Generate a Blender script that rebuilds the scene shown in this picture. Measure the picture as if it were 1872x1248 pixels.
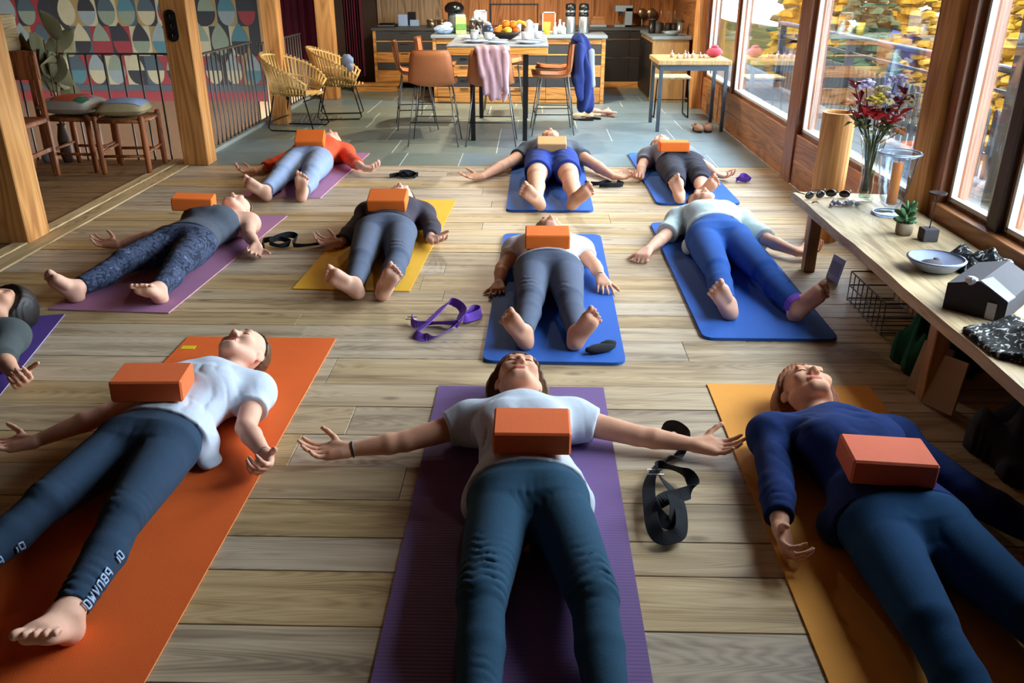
import bpy, bmesh, math, random
import numpy as np
from mathutils import Vector, Matrix
for o in list(bpy.data.objects): bpy.data.objects.remove(o)
SC = bpy.context.scene
COL = SC.collection
R = math.radians
# ------------------------------------------------------------------ camera
cam_d = bpy.data.cameras.new('camera'); cam = bpy.data.objects.new('camera', cam_d); COL.objects.link(cam)
cam_d.sensor_fit = 'HORIZONTAL'; cam_d.sensor_width = 36.0; cam_d.lens = 36.0*1536.0/1872.0
cam_d.clip_start = .05; cam_d.clip_end = 500
cam.location = (0, 0, 1.5)
cam.rotation_euler = (R(90)-math.atan(675/1536.0), 0, R(1.35))
SC.camera = cam
# ------------------------------------------------------------------ sky and daylight
W = bpy.data.worlds.new('sky'); SC.world = W; W.use_nodes = True
nt = W.node_tree; nt.nodes.clear()
sky = nt.nodes.new('ShaderNodeTexSky'); sky.sky_type = 'NISHITA'; sky.sun_disc = False
sky.sun_elevation = R(38); sky.sun_rotation = R(200); sky.air_density = 1.0; sky.dust_density = 2.0; sky.altitude = 1400
mx = nt.nodes.new('ShaderNodeMix'); mx.data_type = 'RGBA'; mx.inputs[0].default_value = .5
bg = nt.nodes.new('ShaderNodeBackground'); out = nt.nodes.new('ShaderNodeOutputWorld')
mul = nt.nodes.new('ShaderNodeMix'); mul.data_type = 'RGBA'; mul.blend_type = 'MULTIPLY'; mul.inputs[0].default_value = 1
mul.inputs[7].default_value = (.16, .16, .16, 1)
nt.links.new(sky.outputs[0], mul.inputs[6])
nt.links.new(mul.outputs[2], mx.inputs[6]); mx.inputs[7].default_value = (.88, .94, 1.0, 1)
nt.links.new(mx.outputs[2], bg.inputs[0]); nt.links.new(bg.outputs[0], out.inputs[0])
bg.inputs[1].default_value = 11.0
# hazy sun over the valley: a broad soft source that falls through the window wall
sd = bpy.data.lights.new('sun', 'SUN'); sun = bpy.data.objects.new('sun', sd); COL.objects.link(sun)
sd.energy = 6.0; sd.angle = R(70); sd.color = (.96, .98, 1.0); sun.location = (9, 8, 8)
sun.rotation_euler = Vector((.70, .36, .60)).to_track_quat('Z', 'Y').to_euler()
# window portals guide the sky light through the glass (they emit nothing themselves)
for (y0, y1, z0, z1) in ((2.3, 4.05, .5, 2.3), (4.45, 6.5, .4, 2.3), (6.75, 10.4, .4, 2.3)):
    ld = bpy.data.lights.new('window_portal', 'AREA'); lo = bpy.data.objects.new('window_portal', ld); COL.objects.link(lo)
    ld.shape = 'RECTANGLE'; ld.size = z1-z0; ld.size_y = y1-y0; ld.cycles.is_portal = True
    lo.location = (2.14, (y0+y1)/2, (z0+z1)/2); lo.rotation_euler = (0, R(90), 0)
SC.view_settings.view_transform = 'Standard'; SC.view_settings.look = 'None'
SC.view_settings.gamma = 1; SC.view_settings.use_curve_mapping = False
SC.view_settings.exposure = 1.0

# ------------------------------------------------------------------ materials
def _n(nt, t, **kw):
    n = nt.nodes.new(t)
    for k, v in kw.items(): setattr(n, k, v)
    return n
def _base(name):
    m = bpy.data.materials.new(name); m.use_nodes = True
    nt = m.node_tree; b = nt.nodes['Principled BSDF']
    return m, nt, b
def c4(c): return (c[0], c[1], c[2], 1)
def srgb(r, g, b):
    f = lambda v: (v/255/12.92) if v/255 <= .04045 else ((v/255+.055)/1.055)**2.4
    return (f(r), f(g), f(b))
MATS = {}
def M(name, col, rough=.6, spec=.3, var=.12, vs=14, bump=0, bs=120, metal=0, sheen=0, emit=None, trans=0, alpha=None, sss=0, tint=0):
    if name in MATS: return MATS[name]
    m, nt, b = _base(name); MATS[name] = m
    b.inputs['Roughness'].default_value = rough; b.inputs['Specular IOR Level'].default_value = spec
    b.inputs['Metallic'].default_value = metal; b.inputs['Sheen Weight'].default_value = sheen
    b.inputs['Transmission Weight'].default_value = trans
    if sss:
        b.inputs['Subsurface Weight'].default_value = sss; b.inputs['Subsurface Radius'].default_value = (.02, .008, .004); b.inputs['Subsurface Scale'].default_value = .5
    tc = _n(nt, 'ShaderNodeTexCoord')
    nz = _n(nt, 'ShaderNodeTexNoise'); nz.inputs['Scale'].default_value = vs; nz.inputs['Detail'].default_value = 4
    nt.links.new(tc.outputs['Object'], nz.inputs['Vector'])
    mix = _n(nt, 'ShaderNodeMix', data_type='RGBA')
    mix.inputs[6].default_value = c4([max(0, c*(1-var)) for c in col]); mix.inputs[7].default_value = c4([min(1, c*(1+var)) for c in col])
    nt.links.new(nz.outputs[0], mix.inputs[0])
    last = mix.outputs[2]
    if tint:
        oi = _n(nt, 'ShaderNodeObjectInfo'); hs = _n(nt, 'ShaderNodeHueSaturation')
        mr = _n(nt, 'ShaderNodeMapRange'); mr.inputs[3].default_value = 1-tint; mr.inputs[4].default_value = 1+tint
        nt.links.new(oi.outputs['Random'], mr.inputs[0]); nt.links.new(mr.outputs[0], hs.inputs['Value']); nt.links.new(last, hs.inputs['Color']); last = hs.outputs[0]
    nt.links.new(last, b.inputs['Base Color'])
    if bump:
        n2 = _n(nt, 'ShaderNodeTexNoise'); n2.inputs['Scale'].default_value = bs; n2.inputs['Detail'].default_value = 3
        nt.links.new(tc.outputs['Object'], n2.inputs['Vector'])
        bp = _n(nt, 'ShaderNodeBump'); bp.inputs['Strength'].default_value = bump; bp.inputs['Distance'].default_value = .004
        nt.links.new(n2.outputs[0], bp.inputs['Height']); nt.links.new(bp.outputs[0], b.inputs['Normal'])
    if emit: b.inputs['Emission Color'].default_value = c4(emit[0]); b.inputs['Emission Strength'].default_value = emit[1]
    return m
def WOOD(name, cols, axis=0, scale=1.0, rough=.5, spec=.3, tint=.18, hue=0, bump=.25, grain=1.0, knots=.5, ring=.55):
    """boards with grain along one local axis; every object shifts the pattern and the tone a little"""
    if name in MATS: return MATS[name]
    m, nt, b = _base(name); MATS[name] = m; L = nt.links.new
    b.inputs['Roughness'].default_value = rough; b.inputs['Specular IOR Level'].default_value = spec
    tc = _n(nt, 'ShaderNodeTexCoord'); oi = _n(nt, 'ShaderNodeObjectInfo')
    add = _n(nt, 'ShaderNodeVectorMath', operation='ADD'); mulr = _n(nt, 'ShaderNodeMath', operation='MULTIPLY'); mulr.inputs[1].default_value = 37.0
    L(oi.outputs['Random'], mulr.inputs[0]); L(tc.outputs['Object'], add.inputs[0]); L(mulr.outputs[0], add.inputs[1])
    s = [14*scale]*3; s[axis] = 1.1*scale
    mp = _n(nt, 'ShaderNodeMapping'); mp.inputs['Scale'].default_value = s; L(add.outputs[0], mp.inputs['Vector'])
    n1 = _n(nt, 'ShaderNodeTexNoise'); n1.inputs['Scale'].default_value = 1.0; n1.inputs['Detail'].default_value = 5; n1.inputs['Distortion'].default_value = .6; L(mp.outputs[0], n1.inputs['Vector'])
    # ring lines: a noise-warped band pattern gives the cathedral figure
    s2 = [6*scale]*3; s2[axis] = .55*scale
    mp2 = _n(nt, 'ShaderNodeMapping'); mp2.inputs['Scale'].default_value = s2; L(add.outputs[0], mp2.inputs['Vector'])
    n2 = _n(nt, 'ShaderNodeTexNoise'); n2.inputs['Scale'].default_value = 1.0; n2.inputs['Detail'].default_value = 1.5; L(mp2.outputs[0], n2.inputs['Vector'])
    m1 = _n(nt, 'ShaderNodeMath', operation='MULTIPLY'); m1.inputs[1].default_value = 26*grain; L(n2.outputs[0], m1.inputs[0])
    fr = _n(nt, 'ShaderNodeMath', operation='PINGPONG'); fr.inputs[1].default_value = .5; L(m1.outputs[0], fr.inputs[0])
    m2 = _n(nt, 'ShaderNodeMath', operation='MULTIPLY'); m2.inputs[1].default_value = ring; L(fr.outputs[0], m2.inputs[0])
    m3 = _n(nt, 'ShaderNodeMath', operation='MULTIPLY_ADD'); m3.inputs[1].default_value = .9+(.55-ring)*.5; L(n1.outputs[0], m3.inputs[0]); L(m2.outputs[0], m3.inputs[2])
    # knots
    mp3 = _n(nt, 'ShaderNodeMapping'); s3 = [5.0*scale]*3; s3[axis] = 2.2*scale; mp3.inputs['Scale'].default_value = s3; L(add.outputs[0], mp3.inputs['Vector'])
    vo = _n(nt, 'ShaderNodeTexVoronoi'); vo.inputs['Scale'].default_value = 1.0; L(mp3.outputs[0], vo.inputs['Vector'])
    kr = _n(nt, 'ShaderNodeMapRange'); kr.inputs[1].default_value = .04; kr.inputs[2].default_value = .13; kr.inputs[3].default_value = knots; kr.inputs[4].default_value = 0; L(vo.outputs['Distance'], kr.inputs[0])
    ramp = _n(nt, 'ShaderNodeValToRGB'); cr = ramp.color_ramp
    cr.elements[0].position = .38; cr.elements[0].color = c4(cols[0]); cr.elements[1].position = .86; cr.elements[1].color = c4(cols[-1])
    if len(cols) == 3: e = cr.elements.new(.6); e.color = c4(cols[1])
    L(m3.outputs[0], ramp.inputs[0])
    km = _n(nt, 'ShaderNodeMix', data_type='RGBA'); km.inputs[7].default_value = c4([c*.35 for c in cols[0]]); L(kr.outputs[0], km.inputs[0]); L(ramp.outputs[0], km.inputs[6])
    hs = _n(nt, 'ShaderNodeHueSaturation'); mr = _n(nt, 'ShaderNodeMapRange'); mr.inputs[3].default_value = 1-tint; mr.inputs[4].default_value = 1+tint
    L(oi.outputs['Random'], mr.inputs[0]); L(mr.outputs[0], hs.inputs['Value']); L(km.outputs[2], hs.inputs['Color'])
    ms = _n(nt, 'ShaderNodeMapRange'); ms.inputs[3].default_value = 1-hue; ms.inputs[4].default_value = 1+hue
    mm = _n(nt, 'ShaderNodeMath', operation='FRACT'); mq = _n(nt, 'ShaderNodeMath', operation='MULTIPLY'); mq.inputs[1].default_value = 7.3
    L(oi.outputs['Random'], mq.inputs[0]); L(mq.outputs[0], mm.inputs[0]); L(mm.outputs[0], ms.inputs[0]); L(ms.outputs[0], hs.inputs['Saturation'])
    L(hs.outputs[0], b.inputs['Base Color'])
    bp = _n(nt, 'ShaderNodeBump'); bp.inputs['Strength'].default_value = bump; bp.inputs['Distance'].default_value = .004
    L(m3.outputs[0], bp.inputs['Height']); L(bp.outputs[0], b.inputs['Normal'])
    return m
def GLASS(name, tint=(.96, .98, .97), refl=1.0, rough=.0):
    """thin pane: clear with Fresnel reflection"""
    if name in MATS: return MATS[name]
    m = bpy.data.materials.new(name); MATS[name] = m; m.use_nodes = True; nt = m.node_tree; nt.nodes.clear()
    o = _n(nt, 'ShaderNodeOutputMaterial'); tr = _n(nt, 'ShaderNodeBsdfTransparent'); gl = _n(nt, 'ShaderNodeBsdfGlossy'); mx = _n(nt, 'ShaderNodeMixShader'); lw = _n(nt, 'ShaderNodeLayerWeight')
    lw.inputs[0].default_value = .5; tr.inputs[0].default_value = c4(tint); gl.inputs[0].default_value = (1, 1, 1, 1); gl.inputs['Roughness'].default_value = rough
    pw = _n(nt, 'ShaderNodeMath', operation='POWER'); pw.inputs[1].default_value = 5.0; mu = _n(nt, 'ShaderNodeMath', operation='MULTIPLY_ADD'); mu.inputs[1].default_value = .96*refl; mu.inputs[2].default_value = .04*refl
    nt.links.new(lw.outputs['Facing'], pw.inputs[0]); nt.links.new(pw.outputs[0], mu.inputs[0]); nt.links.new(mu.outputs[0], mx.inputs[0]); nt.links.new(tr.outputs[0], mx.inputs[1]); nt.links.new(gl.outputs[0], mx.inputs[2]); nt.links.new(mx.outputs[0], o.inputs[0])
    return m

# ------------------------------------------------------------------ mesh helpers
class MB:
    def __init__(s): s.v = []; s.f = []; s.mi = []; s.cur = 0
    def add(s, vs, fs):
        n = len(s.v); s.v += [tuple(v) for v in vs]
        for f in fs: s.f.append([i+n for i in f]); s.mi.append(s.cur)
        return s
    def box(s, lo, hi, rot=None, piv=None, ch=0):
        x0, y0, z0 = lo; x1, y1, z1 = hi
        if ch:
            bm = bmesh.new(); bmesh.ops.create_cube(bm, size=1)
            for v in bm.verts: v.co = Vector(((x0+x1)/2+v.co.x*(x1-x0), (y0+y1)/2+v.co.y*(y1-y0), (z0+z1)/2+v.co.z*(z1-z0)))
            bmesh.ops.bevel(bm, geom=list(bm.edges), offset=ch, segments=1, affect='EDGES')
            bm.verts.index_update(); vs = [v.co.copy() for v in bm.verts]; fs = [[v.index for v in f.verts] for f in bm.faces]; bm.free()
        else:
            vs = [Vector(p) for p in ((x0,y0,z0),(x1,y0,z0),(x1,y1,z0),(x0,y1,z0),(x0,y0,z1),(x1,y0,z1),(x1,y1,z1),(x0,y1,z1))]
            fs = [(0,3,2,1),(4,5,6,7),(0,1,5,4),(1,2,6,5),(2,3,7,6),(3,0,4,7)]
        if rot is not None:
            c = Vector(piv) if piv is not None else Vector(((x0+x1)/2, (y0+y1)/2, (z0+z1)/2))
            vs = [c + rot @ (v-c) for v in vs]
        return s.add(vs, fs)
    def cyl(s, a, b, r1, r2=None, n=10, caps=True):
        r2 = r1 if r2 is None else r2; a = Vector(a); b = Vector(b); d = (b-a).normalized()
        u = d.orthogonal().normalized(); w = d.cross(u)
        vs = [a+(u*math.cos(t)+w*math.sin(t))*r1 for t in [2*math.pi*i/n for i in range(n)]] + [b+(u*math.cos(t)+w*math.sin(t))*r2 for t in [2*math.pi*i/n for i in range(n)]]
        fs = [(i, (i+1) % n, n+(i+1) % n, n+i) for i in range(n)]
        if caps: fs += [list(range(n))[::-1], list(range(n, 2*n))]
        return s.add(vs, fs)
    def tube(s, pts, r, n=8, closed=False, rx=None):
        """round tube along a polyline (r may be a list); rx flattens: (half width, half thickness)"""
        P = [Vector(p) for p in pts]; N = len(P); rings = []
        up = None
        for i in range(N):
            a = P[i-1] if (i or closed) else P[i]; b = P[(i+1) % N] if (i < N-1 or closed) else P[i]
            d = (b-a).normalized()
            if up is None: up = d.orthogonal().normalized() if rx is None else (Vector((0,0,1))-d*d.z)
            if rx is not None:
                up = Vector((0,0,1))-d*d.z
                if up.length < .05: up = d.orthogonal()
            up = (up-d*up.dot(d)).normalized(); w = d.cross(up)
            rr = r[i] if isinstance(r, (list, tuple)) else r
            if rx is None: rings.append([P[i]+(up*math.cos(t)+w*math.sin(t))*rr for t in [2*math.pi*k/n for k in range(n)]])
            else: rings.append([P[i]+w*sx*rx[0]+up*sy*rx[1] for sx, sy in ((-1,-1),(1,-1),(1,1),(-1,1))])
        m = len(rings[0]); vs = [v for q in rings for v in q]; fs = []
        for i in range(N if closed else N-1):
            for k in range(m):
                j = (i+1) % N; fs.append((i*m+k, i*m+(k+1) % m, j*m+(k+1) % m, j*m+k))
        if not closed: fs += [list(range(m))[::-1], list(range((N-1)*m, N*m))]
        return s.add(vs, fs)
    def lathe(s, prof, c=(0,0,0), n=20, cap=True):
        c = Vector(c); vs = []; fs = []
        for (r, z) in prof:
            for i in range(n): t = 2*math.pi*i/n; vs.append(c+Vector((r*math.cos(t), r*math.sin(t), z)))
        for j in range(len(prof)-1):
            for i in range(n): fs.append((j*n+i, j*n+(i+1) % n, (j+1)*n+(i+1) % n, (j+1)*n+i))
        if cap: fs += [list(range(n))[::-1], list(range((len(prof)-1)*n, len(prof)*n))]
        return s.add(vs, fs)
    def prism(s, poly, z0, z1):
        n = len(poly); vs = [(x, y, z0) for x, y in poly]+[(x, y, z1) for x, y in poly]
        return s.add(vs, [list(range(n))[::-1], list(range(n, 2*n))]+[(i, (i+1) % n, n+(i+1) % n, n+i) for i in range(n)])
    def blob(s, c, r, n=10, m=7, sq=0, rnd=0, rng=None):
        """squashed ball, optionally lumpy"""
        c = Vector(c); vs = [c+Vector((0,0,-r[2]))]; fs = []
        for j in range(1, m):
            ph = math.pi*j/m
            for i in range(n):
                t = 2*math.pi*i/n; k = 1+(rng.uniform(-rnd, rnd) if rng else 0)
                vs.append(c+Vector((r[0]*math.sin(ph)*math.cos(t)*k, r[1]*math.sin(ph)*math.sin(t)*k, -r[2]*math.cos(ph)*k)))
        vs.append(c+Vector((0,0,r[2])))
        for i in range(n): fs.append((0, 1+(i+1) % n, 1+i))
        for j in range(m-2):
            for i in range(n): a = 1+j*n; fs.append((a+i, a+(i+1) % n, a+n+(i+1) % n, a+n+i))
        a = 1+(m-2)*n
        for i in range(n): fs.append((a+i, a+(i+1) % n, len(vs)-1))
        return s.add(vs, fs)
    def mesh(s, name, mats, smooth=False):
        me = bpy.data.meshes.new(name); me.from_pydata(s.v, [], s.f)
        for m in (mats if isinstance(mats, (list, tuple)) else [mats]): me.materials.append(m)
        if any(s.mi): me.polygons.foreach_set('material_index', s.mi)
        if smooth: me.polygons.foreach_set('use_smooth', [True]*len(me.polygons))
        me.update(); return me
    def build(s, name, mats, parent=None, smooth=False, loc=None, rz=None):
        o = bpy.data.objects.new(name, s.mesh(name, mats, smooth)); COL.objects.link(o)
        if parent is not None: o.parent = parent
        if loc is not None: o.location = loc
        if rz is not None: o.rotation_euler = (0, 0, rz)
        if smooth == 'auto':
            pass
        return o
def tag(o, label, cat, group=None):
    o['label'] = label; o['category'] = cat
    if group: o['group'] = group
    return o
def struct(o): o['kind'] = 'structure'; return o
def thing(name, label, cat, loc=(0,0,0), rz=0, group=None):
    o = bpy.data.objects.new(name, None); COL.objects.link(o); o.empty_display_size = .05
    o.location = loc; o.rotation_euler = (0, 0, rz); tag(o, label, cat, group); return o
def dup(root, loc, rz, label, group=None):
    r = root.copy(); COL.objects.link(r); r.location = loc; r.rotation_euler = (0, 0, rz); r['label'] = label
    if group: r['group'] = group
    for ch in list(root.children):
        c = ch.copy(); COL.objects.link(c); c.parent = r
        for g in ch.children: q = g.copy(); COL.objects.link(q); q.parent = c
    return r
# ------------------------------------------------------------------ setting
rng = random.Random(7)
W_FLOOR = WOOD('aged_floor_boards', (srgb(140, 120, 94), srgb(184, 162, 128), srgb(206, 186, 154)), axis=0, scale=1.3, rough=.5, spec=.4, tint=.12, hue=.25, bump=.3, grain=1.4, knots=.6, ring=.3)
W_FLOOR_L = WOOD('brown_floor_boards', (srgb(96, 70, 44), srgb(138, 106, 70), srgb(160, 126, 84)), axis=0, scale=1.2, rough=.6, tint=.12, bump=.3)
W_PALE = WOOD('pale_threshold_timber', (srgb(150, 124, 84), srgb(190, 164, 120), srgb(208, 184, 140)), axis=1, scale=1.0, rough=.6, tint=.08)
W_POST = WOOD('spruce_post', (srgb(166, 108, 54), srgb(202, 142, 78), srgb(216, 160, 98)), axis=2, scale=.8, rough=.6, tint=.08, bump=.15, grain=.5, knots=.25)
W_RED = WOOD('varnished_frame_timber', (srgb(98, 54, 32), srgb(134, 78, 46), srgb(154, 94, 58)), axis=2, scale=1.0, rough=.4, spec=.45, tint=.06, bump=.1, grain=.5)
W_SILL = WOOD('sill_boards', (srgb(122, 76, 42), srgb(158, 104, 60), srgb(178, 122, 74)), axis=1, scale=1.0, rough=.45, spec=.4, tint=.08, bump=.12, grain=.6)
W_WALL = WOOD('kitchen_wall_boards', (srgb(140, 84, 44), srgb(182, 116, 64), srgb(198, 132, 76)), axis=2, scale=.8, rough=.55, tint=.08, bump=.12, grain=.5)
W_CEIL = WOOD('ceiling_boards', (srgb(110, 78, 48), srgb(150, 110, 70)), axis=1, scale=.6, rough=.6)
SUB = M('subfloor', srgb(40, 32, 24), rough=.9)
SLATE = M('slate', srgb(118, 138, 144), rough=.34, spec=.5, var=.2, vs=7, bump=.5, bs=16, tint=.08)
SLATE_W = M('slate_warm', srgb(122, 134, 124), rough=.36, spec=.5, var=.2, vs=7, bump=.5, bs=16, tint=.08)
PLASTER = M('brown_plaster', srgb(126, 98, 66), rough=.9, var=.15, vs=4, bump=.2, bs=30)
DARKP = M('dark_panel', srgb(60, 44, 34), rough=.8, var=.2)
STRIP = M('pale_glazing_strip', srgb(196, 198, 190), rough=.5, var=.05)
PANE = GLASS('window_glass', (.90, .93, .93), 1.7)
floor = struct(MB().box((-2.95, -2.0, -.14), (2.0, 13.0, -.022)).build('floor', SUB))
# boards of the wooden part: rows across the room, each board its own piece
y = -.6; row = 0
while y < 7.06:
    w = rng.choice((.15, .17, .19, .21, .24)); y1 = min(y+w, 7.08); x = -2.90
    while x < 1.99:
        l = rng.uniform(1.5, 3.6); x1 = min(x+l, 1.995)
        if 1.995-x1 < .5: x1 = 1.995
        cx, cy = (x+x1)/2, (y+y1)/2; dz = rng.uniform(-.0012, .0012)
        MB().box((x-cx+.001, y-cy+.0014, -.02), (x1-cx-.001, y1-cy-.0014, 0), ch=.0012).build('floor_plank', W_FLOOR, floor, loc=(cx, cy, dz)); x = x1
    y = y1; row += 1
# slate flags of the kitchen part
y = 7.085; row = 0
while y < 12.95:
    w = rng.choice((.46, .56, .62, .7)); y1 = min(y+w, 12.98); x = -2.87+rng.uniform(-.3, 0)*0
    while x < 1.98:
        l = rng.choice((.5, .62, .8, .95, 1.1)); x1 = min(x+l, 1.995)
        if 1.995-x1 < .3: x1 = 1.995
        cx, cy = (x+x1)/2, (y+y1)/2
        MB().box((x-cx+.005, y-cy+.005, -.02), (x1-cx-.005, y1-cy-.005, 0), ch=.0015).build('slate_tile', SLATE if (cx > .2 or rng.random() < .25) else SLATE_W, floor, loc=(cx, cy, rng.uniform(-.001, .001))); x = x1
    y = y1
g_ = MB().box((-2.87, 7.085, -.021), (1.995, 12.97, -.0022)).build('grout', M('pale_grout', srgb(186, 194, 190), rough=.9), floor)
# left part of the house: boards, then the stair opening
fl2 = struct(MB().box((-7.0, -2.0, -.14), (-2.95, 7.30, -.022)).build('floor', SUB))
y = -.6
while y < 7.28:
    y1 = min(y+rng.choice((.18, .2, .22)), 7.3); cx, cy = -5.05, (y+y1)/2
    x = -7.0
    while x < -3.13:
        x1 = min(x+rng.uniform(1.6, 2.4), -3.125)
        if -3.125-x1 < .5: x1 = -3.125
        cx = (x+x1)/2
        MB().box((x-cx+.001, y-cy+.0015, -.02), (x1-cx-.001, y1-cy-.0015, 0), ch=.0012).build('floor_plank', W_FLOOR_L, fl2, loc=(cx, cy, 0)); x = x1
    y = y1
for i, (x0, x1, z) in enumerate(((-3.12, -3.03, .012), (-3.025, -2.905, .006))):
    struct(MB().box((x0, -.6, -.02), (x1, 7.28, z), ch=.003).build('trim_%d' % (i+1), W_PALE))
struct(MB().box((-2.95, 7.09, -.12), (-2.872, 11.4, .03), ch=.003).build('trim_3', M('slate_kerb', srgb(150, 158, 152), rough=.6, var=.2, vs=6)))
struct(MB().box((-7.0, 7.30, -2.6), (-2.95, 11.4, -2.5)).build('floor', DARKP))
# posts
def post(n, x0, x1, y0, y1, z1=2.75):
    cx, cy = (x0+x1)/2, (y0+y1)/2
    return struct(MB().box((x0-cx, y0-cy, 0), (x1-cx, y1-cy, z1), ch=.006).build('trim_%d' % n, W_POST, loc=(cx, cy, 0)))
post(4, -3.26, -3.02, 4.80, 5.04); p2 = post(5, -2.945, -2.735, 7.05, 7.26); p3 = post(6, -2.78, -2.615, 9.12, 9.30); post(7, -2.70, -2.50, 11.08, 11.3)
# switch plate on the middle post, small outlet on the next one
BLACK = M('black_plastic', srgb(20, 20, 22), rough=.35, spec=.5, var=.05)
sw = thing('switch_plate', 'black oblong switch plate with three buttons on the big timber post', 'switch', (-2.865, 7.046, 1.11))
pl = []
for i in range(16):
    t = 2*math.pi*i/16; pl.append((.045*math.cos(t), (.075 if math.sin(t) > 0 else -.075)+.045*math.sin(t)))
m_ = MB(); m_.prism(pl, 0, .012); m_.v = [(x, -z, y) for x, y, z in m_.v]; m_.build('plate', BLACK, sw)
for k in (-1, 0, 1):
    q = MB(); q.lathe([(.026, 0), (.026, .004), (.02, .007)], n=16); q.v = [(x, -.012-z, y+k*.072) for x, y, z in q.v]; b_ = q.build('button', M('black_gloss', srgb(14, 14, 16), rough=.2, spec=.6, var=0), sw, smooth=False)
    q = MB(); q.box((-.002, -.021, -.012), (.002, -.018, .012)); q.v = [(x, y, z+k*.072) for x, y, z in q.v]; q.build('toggle', M('grey_steel', srgb(150, 150, 150), rough=.4, metal=.6), b_)
ot = thing('wall_outlet', 'small dark outlet low on the slim timber post', 'outlet', (-2.60, 9.18, .30))
MB().box((-.014, -.03, -.045), (.006, .03, .045), ch=.004).build('plate', BLACK, ot); MB().cyl((.006, 0, .0), (.009, 0, .0), .018, n=12).build('socket', M('black_gloss', srgb(14, 14, 16)), ot)
# walls
wb = struct(MB().box((-3.5, 12.98, -.1), (2.1, 13.1, 2.8)).build('wall_back', DARKP))
x = -2.25; k = 0
while x < 2.0:
    w = rng.choice((.26, .3, .34)); x1 = min(x+w, 2.0); cx = (x+x1)/2
    MB().box((x-cx+.002, -.02, 0), (x1-cx-.002, 0, 2.75), ch=.003).build('wall_plank', WOOD('limed_wall_boards', (srgb(112, 88, 64), srgb(150, 122, 92), srgb(166, 140, 108)), axis=2, scale=.8, rough=.65, tint=.06, bump=.12, grain=.5) if cx < -1.45 else W_WALL, wb, loc=(cx, 12.975, 0)); x = x1
struct(MB().box((-7.1, -2.0, -2.6), (-7.0, 11.5, 2.8)).build('wall_left', PLASTER))
struct(MB().box((-7.1, -2.1, -.1), (2.1, -2.0, 2.8)).build('wall_front', W_WALL))
wt = struct(MB().box((-7.0, 10.42, -2.6), (-3.35, 10.55, 2.8)).build('wall_textile', M('ochre_plaster', srgb(80, 58, 40), rough=.9, var=.15, vs=5)))
struct(MB().box((-3.40, 10.5, -2.6), (-3.35, 13.0, 2.8)).build('wall_stair', PLASTER))
struct(MB().box((-7.1, -2.1, 2.75), (2.4, 13.1, 2.9)).build('ceiling', W_CEIL))
# window wall: low board wall, frames, glass
wr = struct(MB().box((2.06, 4.3, -.1), (2.14, 13.0, .36)).build('wall_right', DARKP))
for (y0, y1) in ((4.42, 6.50), (6.74, 8.9), (8.9, 10.6), (10.6, 12.97)):
    for j in range(2):
        cy = (y0+y1)/2; MB().box((0, y0-cy+.002, .19*j), (.06, y1-cy-.002, .19*j+.188), ch=.003).build('sill_board', W_SILL, wr, loc=(2.0, cy, 0))
wn = struct(MB().box((2.03, -2.0, -.1), (2.14, 4.12, .44)).build('wall_right', DARKP))
for (y0, y1) in ((-2.0, 2.2), (2.2, 4.10)):
    for j in range(2):
        cy = (y0+y1)/2; MB().box((0, y0-cy+.002, .235*j), (.07, y1-cy-.002, .235*j+.233), ch=.003).build('sill_board', W_SILL, wn, loc=(1.965, cy, 0))
struct(MB().box((2.0, -2.0, 2.28), (2.14, 13.0, 2.8)).build('wall_right', W_CEIL))
struct(MB().box((2.0, -2.0, .44), (2.14, 2.3, 2.3)).build('wall_right', W_SILL)); struct(MB().box((2.0, 10.62, .36), (2.14, 13.0, 2.3)).build('wall_right', W_SILL))
def vpost(n, y0, y1, x0=1.985, x1=2.14, m=W_RED, z1=2.3):
    cy = (y0+y1)/2; return struct(MB().box((x0-2.06, y0-cy, 0), (x1-2.06, y1-cy, z1), ch=.004).build('trim_%d' % n, m, loc=(2.06, cy, 0)))
vpost(8, 6.50, 6.74); vpost(9, 4.36, 4.46); vpost(10, 4.09, 4.18); vpost(11, 4.18, 4.36, x0=1.95, m=W_POST)
vpost(12, 10.40, 10.62, x0=1.90, m=W_POST); vpost(13, 10.30, 10.40)
def window(n, y0, y1, z0, fw=.05, pale=True):
    z1 = 2.28; cy = (y0+y1)/2; y0 -= cy; y1 -= cy
    w = bpy.data.objects.new('window_%d' % n, None); COL.objects.link(w); w.location = (2.06, cy, 0); struct(w)
    m = MB()
    for a, b in (((-.03, y0, z0), (.05, y0+fw, z1)), ((-.03, y1-fw, z0), (.05, y1, z1)), ((-.03, y0+fw, z0), (.05, y1-fw, z0+fw)), ((-.03, y0+fw, z1-fw), (.05, y1-fw, z1))): m.box(a, b, ch=.004)
    m.build('window_frame', W_RED, w)
    e = fw; s_ = .016; m = MB()
    for a, b in (((-.036, y0+e-.004, z0+e), (-.006, y0+e+s_, z1-e)), ((-.036, y1-e-s_, z0+e), (-.006, y1-e+.004, z1-e)), ((-.036, y0+e, z0+e-.004), (-.006, y1-e, z0+e+s_))): m.box(a, b)
    m.build('glazing_strip', STRIP, w)
    MB().box((.004, y0+fw, z0+fw), (.012, y1-fw, z1-fw)).build('pane', PANE, w)
    return w
window(1, 8.92, 10.30, .36); w2 = window(2, 6.74, 8.84, .36); window(3, 4.46, 6.50, .36); window(4, 3.64, 4.09, .455, .035); window(5, 2.3, 3.56, .455, .035)
vpost(14, 8.84, 8.92, x0=2.01); vpost(15, 3.56, 3.64, x0=2.0, m=M('dark_mullion', srgb(62, 44, 34), rough=.5))
hd = MB(); hd.tube([(-.03, -1.0, 1.02), (-.09, -1.0, 1.02), (-.09, -.86, 1.00)], .012); hd.build('handle', BLACK, w2, smooth=True)
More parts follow.
